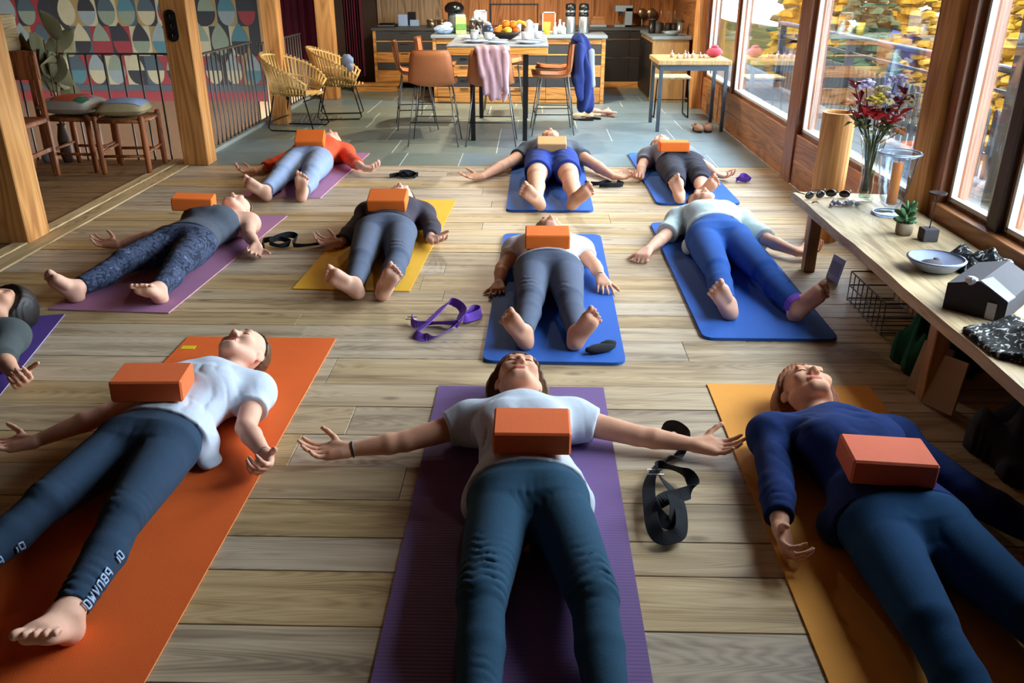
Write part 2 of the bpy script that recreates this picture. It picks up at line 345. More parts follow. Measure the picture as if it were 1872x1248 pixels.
# ------------------------------------------------------------------ outside: terrace, railing, slope, larches
DECK = WOOD('grey_deck_boards', (srgb(46, 46, 48), srgb(70, 70, 72)), axis=1, scale=1, rough=.8, tint=.1)
tr = struct(MB().box((2.16, -4, -.3), (3.9, 16, -.06)).build('floor_terrace', SUB))
for i in range(12):
    x = 2.17+i*.144; MB().box((-.069, -10, -.03), (.069, 10, 0)).build('deck_board', DECK, tr, loc=(x+.072, 6, -.03))
RAILW = M('weathered_rail', srgb(44, 44, 50), rough=.7, var=.15)
fe = thing('terrace_railing', 'grey terrace railing with round-topped pickets outside the window', 'railing', (3.55, 4, -.03))
MB().box((-.04, 0, .84), (.04, 9, .89), ch=.01).build('top_rail', RAILW, fe); MB().box((-.012, 0, .69), (.012, 9, .715)).build('middle_rail', RAILW, fe); MB().box((.02, 0, .16), (.05, 9, .22)).build('bottom_rail', RAILW, fe)
for yy in (.2, 3.1, 6.0, 8.8): MB().box((-.04, yy-.04, 0), (.04, yy+.04, .86)).build('post', RAILW, fe)
pk = MB(); pk.prism([(-.035, 0), (.035, 0), (.035, .50), (.02, .53), (0, .54), (-.02, .53), (-.035, .50)], 0, .02); pk.v = [(z, x, y) for x, y, z in pk.v]; pkm = pk.mesh('picket', RAILW)
for i in range(62):
    o = bpy.data.objects.new('picket', pkm); COL.objects.link(o); o.parent = fe; o.location = (0, .12+i*.142, .03)
# exterior timber post and wall by the near pane
ep = MB().box((-.07, -.07, -.03), (.07, .07, 2.6), ch=.006).build('exterior_post', W_POST, loc=(2.95, 4.6, -.03)); tag(ep, 'timber veranda post outside the near window', 'post')
sh_o = thing('exterior_shutter', 'grey boarded shutter standing outside the near window', 'shutter', (2.42, 4.28, -.03), R(4))
for i in range(3): MB().box((-.02, -.17+i*.115, .05), (.02, -.06+i*.115, 2.3), ch=.004).build('board', M('grey_paint', srgb(74, 78, 80), rough=.7, var=.12), sh_o)
MB().box((.02, -.17, .3), (.045, .17, .4)).build('batten', M('grey_paint', srgb(74, 78, 80)), sh_o); MB().box((.02, -.17, 1.6), (.045, .17, 1.7)).build('batten', M('grey_paint', srgb(74, 78, 80)), sh_o); MB().box((-.02, -.17, .03), (.02, .17, .05)).build('foot', RAILW, sh_o)
# far slope and valley side
gm = MB(); N = 26
for i in range(N+1):
    for j in range(N+1):
        x = 3.95+(i/N)**2.2*150; yy = -40+j/N*190; d = x-3.9
        z = -1.2-d*.16+(max(0, d-45)**1.12)*.22+rng.uniform(-.3, .3)*min(1, d*.05)*2
        gm.v.append((x, yy, z))
for i in range(N):
    for j in range(N): a = i*(N+1)+j; gm.f.append((a, a+1, a+N+2, a+N+1)); gm.mi.append(0)
m, nt, b = _base('meadow_and_hazy_slope'); L = nt.links.new; b.inputs['Roughness'].default_value = .95; b.inputs['Specular IOR Level'].default_value = 0
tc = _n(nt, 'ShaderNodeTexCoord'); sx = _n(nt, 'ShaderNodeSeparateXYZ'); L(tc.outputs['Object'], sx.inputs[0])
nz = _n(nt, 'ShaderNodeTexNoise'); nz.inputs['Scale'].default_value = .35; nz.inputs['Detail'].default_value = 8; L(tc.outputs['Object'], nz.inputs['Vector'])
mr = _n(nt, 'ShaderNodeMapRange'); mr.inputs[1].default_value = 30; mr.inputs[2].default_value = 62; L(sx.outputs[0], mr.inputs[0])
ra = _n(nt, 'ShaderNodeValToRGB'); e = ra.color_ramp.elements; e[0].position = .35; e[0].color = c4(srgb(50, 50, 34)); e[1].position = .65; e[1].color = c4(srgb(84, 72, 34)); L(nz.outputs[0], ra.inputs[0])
rb = _n(nt, 'ShaderNodeValToRGB'); e = rb.color_ramp.elements; e[0].position = .4; e[0].color = c4(srgb(26, 36, 72)); e[1].position = .7; e[1].color = c4(srgb(40, 56, 104)); L(nz.outputs[0], rb.inputs[0])  # blue valley haze painted into the colour of the far slope
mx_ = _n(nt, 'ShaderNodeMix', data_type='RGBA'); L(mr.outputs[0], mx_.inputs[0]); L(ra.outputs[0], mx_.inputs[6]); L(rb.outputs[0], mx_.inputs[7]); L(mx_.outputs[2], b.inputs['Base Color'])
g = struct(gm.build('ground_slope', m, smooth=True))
LARCH = [M('larch_gold', srgb(132, 96, 26), rough=.9, spec=.05, var=.3, vs=3), M('larch_amber', srgb(108, 72, 22), rough=.9, spec=.05, var=.3, vs=3), M('spruce_green', srgb(52, 64, 44), rough=.9, spec=.05, var=.3, vs=3)]
BARK = M('bark', srgb(70, 54, 42), rough=.9)
def larch(x, yy, hgt, kind, label):
    d = x-3.9; z = -1.2-d*.16-.3
    t = thing('larch_tree', label, 'tree', (x, yy, z), group='larches on the slope')
    MB().cyl((0, 0, 0), (0, 0, hgt), .02*hgt, .004, n=7).build('trunk', BARK, t)
    f = MB(); n = 420
    for i in range(n):
        s_ = (i+.5)/n; zz = hgt*(.12+.86*s_); rr = hgt*.2*(1-s_)**.8*rng.uniform(.3, 1.05); a = rng.uniform(0, 6.28); sz = hgt*.03*(1.3-s_)*rng.uniform(.7, 1.3)
        f.blob((rr*math.cos(a), rr*math.sin(a), zz-rr*.25), (sz*1.25, sz*1.25, sz*.55), n=5, m=3, rnd=.4, rng=rng)
    f.build('foliage', LARCH[kind], t)
for i, (x, yy, hgt, kind, lb) in enumerate(((8.5, 15.5, 5.2, 0, 'golden larch nearest beyond the terrace railing'), (10.5, 21, 6.5, 1, 'amber larch behind the railing beside the golden one'), (12, 17.5, 5.5, 0, 'golden larch lower on the slope outside'), (7.5, 24, 6.5, 0, 'golden larch far along the terrace'), (15, 26, 8, 1, 'tall amber larch further down the slope'), (9.5, 31, 7.5, 2, 'green conifer at the far end of the slope'), (18, 20, 7, 0, 'golden larch at the right of the slope'), (7.2, 19.5, 5.0, 2, 'small green conifer close to the terrace'), (14, 34, 9, 0, 'tall golden larch in the distance'), (9, 11.5, 4.5, 1, 'amber larch outside the near window'), (12, 9, 5, 0, 'golden larch outside the nearest pane'), (22, 33, 9, 2, 'distant green conifer against the blue slope'))):
    larch(x, yy, hgt, kind, lb)
# ------------------------------------------------------------------ figures: signed-distance modelling, meshed with surface nets
F32 = np.float32
class Field:
    def __init__(s, lo, hi, h):
        s.h = h; s.lo = np.array(lo, float); n = np.ceil((np.array(hi)-s.lo)/h).astype(int)+1
        s.ax = [(s.lo[i]+h*np.arange(n[i])).astype(F32) for i in range(3)]; s.d = np.full(tuple(n), 1.0, F32)
    def sub(s, lo, hi):
        sl = []
        for i in range(3):
            a = max(0, int((lo[i]-s.lo[i])/s.h)); b = min(len(s.ax[i]), int((hi[i]-s.lo[i])/s.h)+2)
            if b-a < 2: return None
            sl.append(slice(a, b))
        return tuple(sl)
    def apply(s, fn, lo, hi, k=.01, op='u'):
        m = max(k, 2*s.h)+.004
        sl = s.sub([v-m for v in lo], [v+m for v in hi])
        if sl is None: return
        X = s.ax[0][sl[0]][:, None, None]; Y = s.ax[1][sl[1]][None, :, None]; Z = s.ax[2][sl[2]][None, None, :]
        b = fn(X, Y, Z); a = s.d[sl]
        if op == 'u':
            hh = np.maximum(k-np.abs(a-b), 0)/k; s.d[sl] = np.minimum(a, b)-hh*hh*(k*.25)
        elif op == 's':
            b = -b; hh = np.maximum(k-np.abs(a-b), 0)/k; s.d[sl] = np.maximum(a, b)+hh*hh*(k*.25)
    def mesh(s):
        d = s.d; sg = d < 0; nx, ny, nz = d.shape
        cnt = np.zeros((nx-1, ny-1, nz-1), np.int8)
        cs = [(i, j, k) for i in (0, 1) for j in (0, 1) for k in (0, 1)]
        for i, j, k in cs: cnt += sg[i:nx-1+i, j:ny-1+j, k:nz-1+k]
        act = (cnt > 0) & (cnt < 8); I = np.argwhere(act)
        if len(I) == 0: return np.zeros((0, 3)), np.zeros((0, 4), int)
        val = np.stack([d[I[:, 0]+i, I[:, 1]+j, I[:, 2]+k] for i, j, k in cs], 1)
        C = np.array(cs, float); acc = np.zeros((len(I), 3)); num = np.zeros(len(I))
        for a in range(8):
            for b in range(a+1, 8):
                if np.abs(C[a]-C[b]).sum() != 1: continue
                x = (val[:, a] < 0) != (val[:, b] < 0); t = np.zeros(len(I)); dd = val[:, a]-val[:, b]
                t[x] = val[x, a]/dd[x]
                acc[x] += C[a]+(C[b]-C[a])*t[x, None]; num[x] += 1
        V = s.lo+(I+acc/num[:, None])*s.h
        idx = np.full(act.shape, -1, np.int32); idx[act] = np.arange(len(I))
        Q = []
        for ax in range(3):
            a = [slice(0, n) for n in d.shape]; b = list(a); a[ax] = slice(0, d.shape[ax]-1); b[ax] = slice(1, d.shape[ax])
            e = sg[tuple(a)] != sg[tuple(b)]; E = np.argwhere(e); u, v = [(1, 2), (2, 0), (0, 1)][ax]
            ok = (E[:, u] > 0) & (E[:, v] > 0) & (E[:, u] < act.shape[u]) & (E[:, v] < act.shape[v]); E = E[ok]
            def cell(du, dv):
                q = E.copy(); q[:, u] += du; q[:, v] += dv; return idx[q[:, 0], q[:, 1], q[:, 2]]
            quad = np.stack([cell(-1, -1), cell(0, -1), cell(0, 0), cell(-1, 0)], 1)
            fl = ~sg[E[:, 0], E[:, 1], E[:, 2]]; quad[fl] = quad[fl][:, ::-1]
            Q.append(quad[(quad >= 0).all(1)])
        return V, np.concatenate(Q)
def V3(*a): return np.array(a, float)
def nrm(v): v = np.array(v, float); return v/max(1e-9, np.linalg.norm(v))
class Prims(list):
    """ordered list of (fn, lo, hi, k, op)"""
    def cone(s, a, b, r1, r2, k=.02, op='u', clip=None):
        a = np.array(a, float); b = np.array(b, float); ba = b-a; L2 = max(1e-9, ba@ba)
        def fn(X, Y, Z):
            px, py, pz = X-F32(a[0]), Y-F32(a[1]), Z-F32(a[2])
            t0 = (px*F32(ba[0])+py*F32(ba[1])+pz*F32(ba[2]))*F32(1/L2); t = np.clip(t0, 0, 1)
            q = np.sqrt((px-t*F32(ba[0]))**2+(py-t*F32(ba[1]))**2+(pz-t*F32(ba[2]))**2)-(F32(r1)+t*F32(r2-r1))
            if clip is not None: q = np.maximum(q, (t0-F32(clip))*F32(math.sqrt(L2)))
            return q
        r = max(r1, r2); s.append((fn, np.minimum(a, b)-r, np.maximum(a, b)+r, k, op))
    def ell(s, c, fr, rad, k=.02, op='u'):
        """ellipsoid at c, axes fr (3x3 rows), radii rad"""
        c = np.array(c, float); fr = np.array(fr, float); rad = np.array(rad, float)
        def fn(X, Y, Z):
            px, py, pz = X-F32(c[0]), Y-F32(c[1]), Z-F32(c[2]); k0 = 0; k1 = 0
            for i in range(3):
                q = (px*F32(fr[i, 0])+py*F32(fr[i, 1])+pz*F32(fr[i, 2]))/F32(rad[i]); k0 = k0+q*q; q = q/F32(rad[i]); k1 = k1+q*q
            k0 = np.sqrt(k0); return k0*(k0-1)/np.sqrt(k1+F32(1e-6))
        r = np.abs(fr.T)@rad; s.append((fn, c-r, c+r, k, op))
    def loft(s, o, ax, lat, st, inf=0, k=.03, lo=None, hi=None, cz=None, z0=0, flare=None):
        """torso: ellipses (s, half width, half depth) along ax; bottoms near z0"""
        o = np.array(o, float); ax = nrm(ax); lat = nrm(lat); S = np.array(st, float)
        S0 = S[0, 0] if lo is None else lo; S1 = S[-1, 0] if hi is None else hi
        def fn(X, Y, Z):
            px, py = X-F32(o[0]), Y-F32(o[1])
            t = px*F32(ax[0])+py*F32(ax[1])+Z*0; u = px*F32(lat[0])+py*F32(lat[1])+Z*0
            tc = np.clip(t, S0, S1)
            w = np.interp(tc, S[:, 0], S[:, 1]).astype(F32)+F32(inf); dd = np.interp(tc, S[:, 0], S[:, 2]).astype(F32)+F32(inf)
            zc = np.interp(tc, S[:, 0], S[:, 3]).astype(F32)
            v = Z-zc; k0 = np.sqrt((u/w)**2+(v/dd)**2); k1 = np.sqrt((u/(w*w))**2+(v/(dd*dd))**2)+F32(1e-6)
            q = k0*(k0-1)/k1; e = np.abs(t-tc)
            return np.where(e > 0, np.where(q > 0, np.sqrt(np.maximum(q, 0)**2+e*e), np.maximum(q, e)), q)
        R_ = S[:, 1].max()+inf; p0 = o+ax*S0; p1 = o+ax*S1
        lo_ = np.minimum(p0, p1)-np.abs(lat)*R_-.01; hi_ = np.maximum(p0, p1)+np.abs(lat)*R_+.01
        lo_[2] = -.02; hi_[2] = (S[:, 3]+S[:, 2]).max()+inf+.02
        s.append((fn, lo_, hi_, k, 'u'))
def run(prims, h, pad=.02, post=None):
    lo = np.min([p[1] for p in prims if p[4] == 'u'], 0)-pad; hi = np.max([p[2] for p in prims if p[4] == 'u'], 0)+pad
    lo[2] = max(lo[2], -.012)
    f = Field(lo, hi, h)
    for fn, a, b, k, op in prims: f.apply(fn, a, b, k, op)
    if post: post(f)
    return f.mesh()
def relax(V, Q, it):
    """Taubin smoothing: takes the grid terracing out without shrinking"""
    n = len(V); E = np.concatenate([Q[:, [i, (i+1) % 4]] for i in range(4)]); a, b = np.concatenate([E[:, 0], E[:, 1]]), np.concatenate([E[:, 1], E[:, 0]])
    c = np.maximum(1, np.bincount(a, minlength=n)).astype(float)
    for k in range(it):
        for lam in (.55, -.57):
            V = V+lam*(np.stack([np.bincount(a, weights=V[b, i], minlength=n)/c for i in range(3)], 1)-V)
    return V
def mesh_obj(name, V, Q, mats, parent, base, face_mat=None):
    V = relax(V, Q, 4 if name == 'body' else 5)
    me = bpy.data.meshes.new(name); V = (V-np.array(base)).astype(F32)
    me.vertices.add(len(V)); me.vertices.foreach_set('co', V.ravel())
    me.loops.add(len(Q)*4); me.loops.foreach_set('vertex_index', Q.astype(np.int32).ravel())
    me.polygons.add(len(Q)); me.polygons.foreach_set('loop_start', np.arange(0, len(Q)*4, 4, dtype=np.int32))
    me.polygons.foreach_set('use_smooth', np.ones(len(Q), bool))
    for m in (mats if isinstance(mats, list) else [mats]): me.materials.append(m)
    if face_mat is not None: me.polygons.foreach_set('material_index', face_mat.astype(np.int32))
    me.update(calc_edges=True); me.validate()
    o = bpy.data.objects.new(name, me); COL.objects.link(o)
    if parent: o.parent = parent
    return o

SKIN = M('skin', srgb(226, 176, 150), rough=.62, spec=.18, var=.10, vs=30, sss=.12)
SKIN_T = M('skin_tan', srgb(216, 162, 132), rough=.62, spec=.18, var=.12, vs=30, sss=.12)
LIPS = M('lips', srgb(176, 92, 84), rough=.4, var=.05)
BROW = M('brow', srgb(92, 62, 40), rough=.7, var=.2)

def hand(P, W, D, N, th, sc=1.0, curl=(22, 34, 24), splay=5, k=.008, thumb=.6, inf=0):
    """wrist W, pointing D, palm faces N, thumb towards side th (+1: D x N side)"""
    D = nrm(D); N = np.array(N, float); N = nrm(N-D*(N@D)); S = np.cross(D, N)*th
    q = lambda d, s_, n: W+(D*d+S*s_+N*n)*sc
    kn = [(.086, .031, 0), (.091, .010, .001), (.086, -.011, 0), (.076, -.030, -.001)]
    for (d, s_, n) in kn: P.cone(q(.004, s_*.45, 0), q(d, s_, n), .0185*sc, .0125*sc, k=.012)
    P.cone(q(.02, .016, .004), q(.058, .032, .006), .017*sc, .014*sc, k=.012)      # ball of the thumb
    P.cone(q(.025, -.018, .004), q(.06, -.024, .003), .016*sc, .013*sc, k=.012)    # heel of the hand
    ln = [(.041, .025, .021), (.045, .029, .022), (.041, .026, .021), (.032, .02, .019)]
    for i in range(4):
        p = q(*kn[i]); ang = 0; sp = R(splay*(1.4-i)); d0 = D*math.cos(sp)+S*math.sin(sp); r = .0093*sc
        for j in range(3):
            ang += R(curl[j]*(1+.12*i)); d = d0*math.cos(ang)+N*math.sin(ang); p2 = p+d*ln[i][j]*sc
            P.cone(p, p2, r, r*.9, k=.004); p = p2; r *= .9
    p = q(.034, .030, .006); d = nrm(D*thumb+S*.8+N*.35); r = .0118*sc
    for j, l in enumerate((.036, .031, .024)):
        p2 = p+d*l*sc; P.cone(p, p2, r, r*.9, k=.006); p = p2; r *= .9; d = nrm(d+D*.28+N*.1)
def foot(P, A, T, N, side, sc=1.0, k=.012):
    """ankle A; T heel to toes; N the way the sole faces; side +1 when the big toe is on +S (S = T x N)"""
    T = nrm(T); N = np.array(N, float); N = nrm(N-T*(N@T)); S = np.cross(T, N)*side
    H = A+(N*.028-T*.030)*sc
    q = lambda t, s_, n: H+(T*t+S*s_+N*n)*sc
    P.cone(A, q(.01, 0, -.002), .036*sc, .034*sc, k=.02); P.ell(q(-.002, 0, .004), [T, S, N], [.036*sc, .032*sc, .035*sc], k=.02)
    P.cone(q(.03, .004, -.028), q(.13, .012, -.006), .036*sc, .024*sc, k=.03)       # instep
    P.cone(q(.01, -.006, .006), q(.13, -.022, .010), .028*sc, .019*sc, k=.02)       # outer edge
    P.cone(q(.09, .024, .002), q(.150, .026, .006), .021*sc, .024*sc, k=.02)        # ball
    P.cone(q(.10, -.01, .004), q(.142, -.012, .006), .020*sc, .021*sc, k=.02)
    for i, (t, s_, l, r) in enumerate(((.162, .032, .040, .0128), (.164, .010, .036, .0092), (.158, -.009, .032, .0088), (.150, -.0265, .028, .0085), (.139, -.0425, .024, .0082))):
        P.cone(q(t-.012, s_*.95, -.004), q(t+l*.55, s_, -.003), r*.85*sc, r*.85*sc, k=.003)
        P.ell(q(t+l*.8, s_*1.02, .003), [T, S, N], [r*1.35*sc, r*1.02*sc, r*1.1*sc], k=.003)
def head_frame(sp):
    U = nrm(V3(sp['hd'][0], sp['hd'][1], -sp.get('tilt', .1))); F = nrm(V3(*sp.get('face', (0, 0, 1)))); F = nrm(F-U*(F@U)); Rr = np.cross(F, U)
    return U, F, Rr
def person(name, label, sp):
    sc = sp.get('sc', 1.0); z0 = sp.get('z0', .006); h = sp.get('h', .007); male = sp.get('male', 0); fat = sp.get('fat', 1.0)
    pel = V3(*sp['pel'], 0); neck = V3(*sp['neck'], 0); ax = nrm(neck-pel); lat = V3(ax[1], -ax[0], 0)   # lat: to the viewer's right
    Lt = np.linalg.norm(neck-pel); q = Lt/.56; D = sc*fat
    hw = (.168 if not male else .158)*D
    st = [(-.13, hw*.45, .055*sc), (-.08, hw*.86, .085*sc), (-.01, hw, .100*D), (.08, hw*.93, .098*D), (.17, (.130+.012*male)*D, .094*D), (.27, (.135+.018*male)*D, .102*D),
          (.36, (.148+.02*male)*sc, .106*D), (.43, (.150+.02*male)*sc, .094*sc), (.49, .118*sc, .074*sc), (.53, .066*sc, .058*sc), (.56, .05*sc, .05*sc)]
    belly = sp.get('belly', 0)
    st = [(a*q, w, d_+(belly if .05 < a < .3 else 0), z0+d_*.98+(.006 if .1 < a < .3 else 0)) for a, w, d_ in st]
    base = (pel[0], pel[1], 0)
    root = thing('person', label, 'person', base)
    mr_ = sp['rect']
    def floorcut(f):
        X = f.ax[0][:, None, None]; Y = f.ax[1][None, :, None]; xs = X-(Y-F32((mr_[2]+mr_[3])/2))*F32(math.tan(R(-mr_[4])) if len(mr_) > 4 else 0)
        e = np.minimum(np.minimum(xs-F32(mr_[0]), F32(mr_[1])-xs), np.minimum(Y-F32(mr_[2]), F32(mr_[3])-Y))
        return F32(.0015)+F32(z0)*np.clip(e/F32(.01)+F32(1), 0, 1)-f.ax[2][None, None, :]
    U, F, Rr = head_frame(sp)
    hsc = sp.get('hs', 1.06); HO = neck+ax*sp.get('hoff', .08)*sc+V3(0, 0, z0+.104*sc*hsc)                     # skull base
    hp = lambda r, u, f: HO+(Rr*r+U*u+F*f)*sc*hsc
    B = Prims(); B.loft((pel[0], pel[1], 0), ax, lat, st)
    if not male and sp.get('bust', 1):
        for sgn in (-1, 1): B.ell(pel+ax*.335*q+lat*sgn*.075*sc+V3(0, 0, z0+.165*sc), [lat, ax, V3(0, 0, 1)], [.065*sc, .07*sc, .045*sc], k=.05)
    J = {}
    for sd, sgn in (('l', -1), ('r', 1)):
        hip = pel+lat*sgn*.088*D-ax*.035*q; hip[2] = z0+.098*sc
        kn = V3(*sp['kn'+sd]); an = V3(*sp['an'+sd])
        if len(sp['kn'+sd]) == 2: kn = V3(*sp['kn'+sd], z0+.088*sc)
        if len(sp['an'+sd]) == 2: an = V3(*sp['an'+sd], z0+.062*sc)
        mid = kn+(an-kn)*.36-V3(0, 0, .012*sc)
        J['hip'+sd], J['kn'+sd], J['an'+sd], J['mid'+sd] = hip, kn, an, mid
        sh = pel+ax*.455*q+lat*sgn*(.168+.02*male)*sc; sh[2] = z0+.082*sc
        if 'sh'+sd in sp: sh[:2] = sp['sh'+sd]
        el = V3(*sp['el'+sd]) if len(sp['el'+sd]) == 3 else V3(*sp['el'+sd], z0+.048*sc)
        wr = V3(*sp['wr'+sd]) if len(sp['wr'+sd]) == 3 else V3(*sp['wr'+sd], .034*sc)
        J['sh'+sd], J['el'+sd], J['wr'+sd] = sh, el, wr
    tk = (1.08 if male else 1.0)*fat
    def legs(P, inf=0, cut=None, thigh=1, shank=1):
        for sd in 'lr':
            a, b, c, m = J['hip'+sd], J['kn'+sd], J['an'+sd], J['mid'+sd]
            t_th, t_sh = (1, 1) if cut is None else cut
            P.cone(a, b, .087*sc*tk+inf, .056*sc*tk+inf, k=.05, clip=None if t_th >= 1 else t_th)
            if t_th >= 1:
                P.cone(a+(b-a)*.25+V3(0, 0, -.012), b, .074*sc*tk+inf, .050*sc*tk+inf, k=.03)
                tm = .36
                if t_sh > tm:
                    P.cone(b, m, .053*sc*tk+inf, .054*sc*tk+inf, k=.012); e = (t_sh-tm)/(1-tm)
                    P.cone(m, c, .054*sc*tk+inf, .036*sc+inf, k=.01, clip=e if t_sh < 1.2 else None)
                else: P.cone(b, m, .053*sc*tk+inf, .054*sc*tk+inf, k=.03, clip=t_sh/tm)
    def arms(P, inf=0, t=None):
        """t: sleeve length 0..2 (1 elbow, 2 wrist)"""
        for sd in 'lr':
            a, b, c = J['sh'+sd], J['el'+sd], J['wr'+sd]; m = b+(c-b)*.3; t_ = 2 if t is None else (t[sd] if isinstance(t, dict) else t)
            P.cone(pel+ax*.46*q+V3(0, 0, z0+.105*sc), a, .062*sc+inf*.8, .050*sc+inf*.6, k=.08)
            P.ell(a, [lat, ax, V3(0, 0, 1)], [.058*sc+inf*.6, .062*sc+inf*.6, .056*sc+inf*.6], k=.08)
            if t_ < 1: P.cone(a, b, (.050+.006*male)*sc+inf*.9, (.041+.004*male)*sc+inf*1.5, k=.03, clip=t_); continue
            P.cone(a, b, (.050+.006*male)*sc+inf, (.038+.004*male)*sc+inf, k=.03)
            P.cone(b, m, (.037+.004*male)*sc+inf, (.038+.005*male)*sc+inf, k=.008, clip=None if t_ > 1.3 else max(.02, (t_-1)/.3))
            if t_ > 1.3: P.cone(m, c, (.038+.005*male)*sc+inf, .0235*sc+inf, k=.008, clip=None if t_ >= 2 else (t_-1.3)/.7)
    legs(B); arms(B)
    for sd, sgn in (('l', -1), ('r', 1)):
        hs = sp['hand'+sd]
        hand(B, J['wr'+sd], hs[0], hs[1], hs[2], sc*.98, curl=hs[3] if len(hs) > 3 else (22, 34, 24), splay=hs[4] if len(hs) > 4 else 5)
        an, kn = J['an'+sd], J['kn'+sd]; T = V3(*sp['toe'+sd]); N = nrm(an-kn)
        S = np.cross(nrm(T), N); side = -sgn if (S@lat) > 0 else sgn           # big toe on the inside
        foot(B, an, T, N, side, sc)
    # head
    sh_ = sc*hsc
    B.cone(neck+V3(0, 0, z0+.075*sc)-ax*.03, hp(0, .03, -.012), .053*sc, .050*sc, k=.035)
    fr = [Rr, U, F]
    B.ell(hp(0, .125, -.008), fr, [.076*sh_, .098*sh_, .094*sh_], k=.02)
    B.ell(hp(0, .065, .030), fr, [.060*sh_, .082*sh_, .060*sh_], k=.03)
    for s_ in (-1, 1):
        B.cone(hp(s_*.052, .03, .0), hp(s_*.018, -.018, .068), .022*sh_, .019*sh_, k=.025)
        B.ell(hp(s_*.040, .058, .066), fr, [.026*sh_, .024*sh_, .022*sh_], k=.02)          # cheek
    B.cone(hp(-.012, -.016, .076), hp(.012, -.016, .076), .018*sh_, .018*sh_, k=.015)       # chin
    for s_ in (-1, 1): B.ell(hp(s_*.031, .090, .098), fr, [.019*sh_, .013*sh_, .016*sh_], k=.014, op='s')
    B.cone(hp(-.036, .112, .084), hp(.036, .112, .084), .012*sh_, .012*sh_, k=.015)         # brow
    for s_ in (-1, 1): B.ell(hp(s_*.031, .090, .077), fr, [.0155*sh_, .0125*sh_, .0145*sh_], k=.004)   # closed lids
    B.cone(hp(0, .098, .084), hp(0, .054, .106), .008*sh_, .0125*sh_, k=.012)
    for s_ in (-1, 1): B.ell(hp(s_*.011, .049, .097), fr, [.0085*sh_, .008*sh_, .0095*sh_], k=.006)
    if h < .0065:
        for s_ in (-1, 1): B.ell(hp(s_*.0065, .040, .101), fr, [.0042*sh_, .006*sh_, .006*sh_], k=.003, op='s')
    B.cone(hp(-.017, .026, .083), hp(.017, .026, .083), .0075*sh_, .0075*sh_, k=.008); B.cone(hp(-.014, .015, .082), hp(.014, .015, .082), .008*sh_, .008*sh_, k=.006)
    for s_ in (-1, 1):
        B.ell(hp(s_*.078, .072, -.012), [nrm(Rr*s_+F*.3), U, nrm(F-Rr*s_*.3)], [.009*sh_, .031*sh_, .019*sh_], k=.008)
    def flat(f): f.d = np.maximum(f.d, floorcut(f))
    V, Q = run(B, h, post=flat)
    fc = V[Q].mean(1); lp = hp(0, .0205, .089); dl = fc-lp; fm = ((np.abs(dl@Rr) < .021*sh_) & (np.abs(dl@U) < .010*sh_) & (dl@F > -.012*sh_))
    mesh_obj('body', V, Q, [sp.get('skin', SKIN), LIPS], root, base, fm.astype(int))
    # eyebrows and lashes
    if h < .0065:
        for s_ in (-1, 1):
            e = MB(); pts = [hp(s_*(.016+.01*i), .111+.004*math.sin(i*.9), .0965-.0035*i*i*.5) for i in range(4)]
            e.tube([Vector(p)-Vector(base) for p in pts], [.0022, .003, .0028, .0015], n=6); e.build('eyebrow', sp.get('browm', BROW), root, smooth=True)
            e = MB(); pts = [hp(s_*(.017+.0055*i), .0865-.004*math.sin(math.pi*i/5), .0915-.0022*(i-2.2)**2*.55) for i in range(6)]
            e.tube([Vector(p)-Vector(base) for p in pts], .0016, n=5); e.build('eyelash', BROW, root, smooth=True)
    # clothes
    ctx = dict(st=st, q=q, pel=pel, ax=ax, lat=lat, J=J, sc=sc, z0=z0, legs=legs, arms=arms, hp=hp, fr=fr, neck=neck, D=D)
    for g in sp['clothes']:
        P = Prims(); inf = g.get('inf', .008)
        if g['kind'] == 'top':
            s0 = g.get('hem', .0); s1 = g.get('top', .515); S = [(a, w+(g.get('flare', .0)*max(0, 1-(a-s0)/.22) if a < s0+.22 else 0), d_, z) for a, w, d_, z in st]
            P.loft((pel[0], pel[1], 0), ax, lat, S, inf=inf, lo=s0*q, hi=s1*q)
            if not male and sp.get('bust', 1):
                for sgn in (-1, 1): P.ell(pel+ax*.335*q+lat*sgn*.075*sc+V3(0, 0, z0+.165*sc), [lat, ax, V3(0, 0, 1)], [.065*sc+inf, .07*sc+inf, .045*sc+inf], k=.06)
            if g.get('sleeve', .5) is not None: arms(P, inf=inf*1.1, t=g.get('sleeve', .5))
            for (c, r) in g.get('extra', []): P.ell(V3(*c), [V3(1, 0, 0), V3(0, 1, 0), V3(0, 0, 1)], list(r), k=.03)
            P.cone(neck+ax*.06+V3(0, 0, z0+.13*sc), neck+V3(0, 0, z0+.075*sc)-ax*.035*g.get('vneck', 1), g.get('nr', .066)*sc, g.get('nr', .066)*sc, k=.012, op='s')
            if g.get('tank'):
                for sgn, sd in ((-1, 'l'), (1, 'r')):
                    a = J['sh'+sd]; P.ell(a+lat*sgn*.035+V3(0, 0, .02)-ax*.02, [lat, ax, V3(0, 0, 1)], [.075*sc, .10*sc, .12], k=.012, op='s')
        elif g['kind'] == 'bottom':
            s1 = g.get('waist', .12)
            P.loft((pel[0], pel[1], 0), ax, lat, st, inf=inf, hi=s1*q); legs(P, inf=g.get('linf', inf), cut=g.get('cut', (1, .93)))
        wf = g.get('wrinkle')
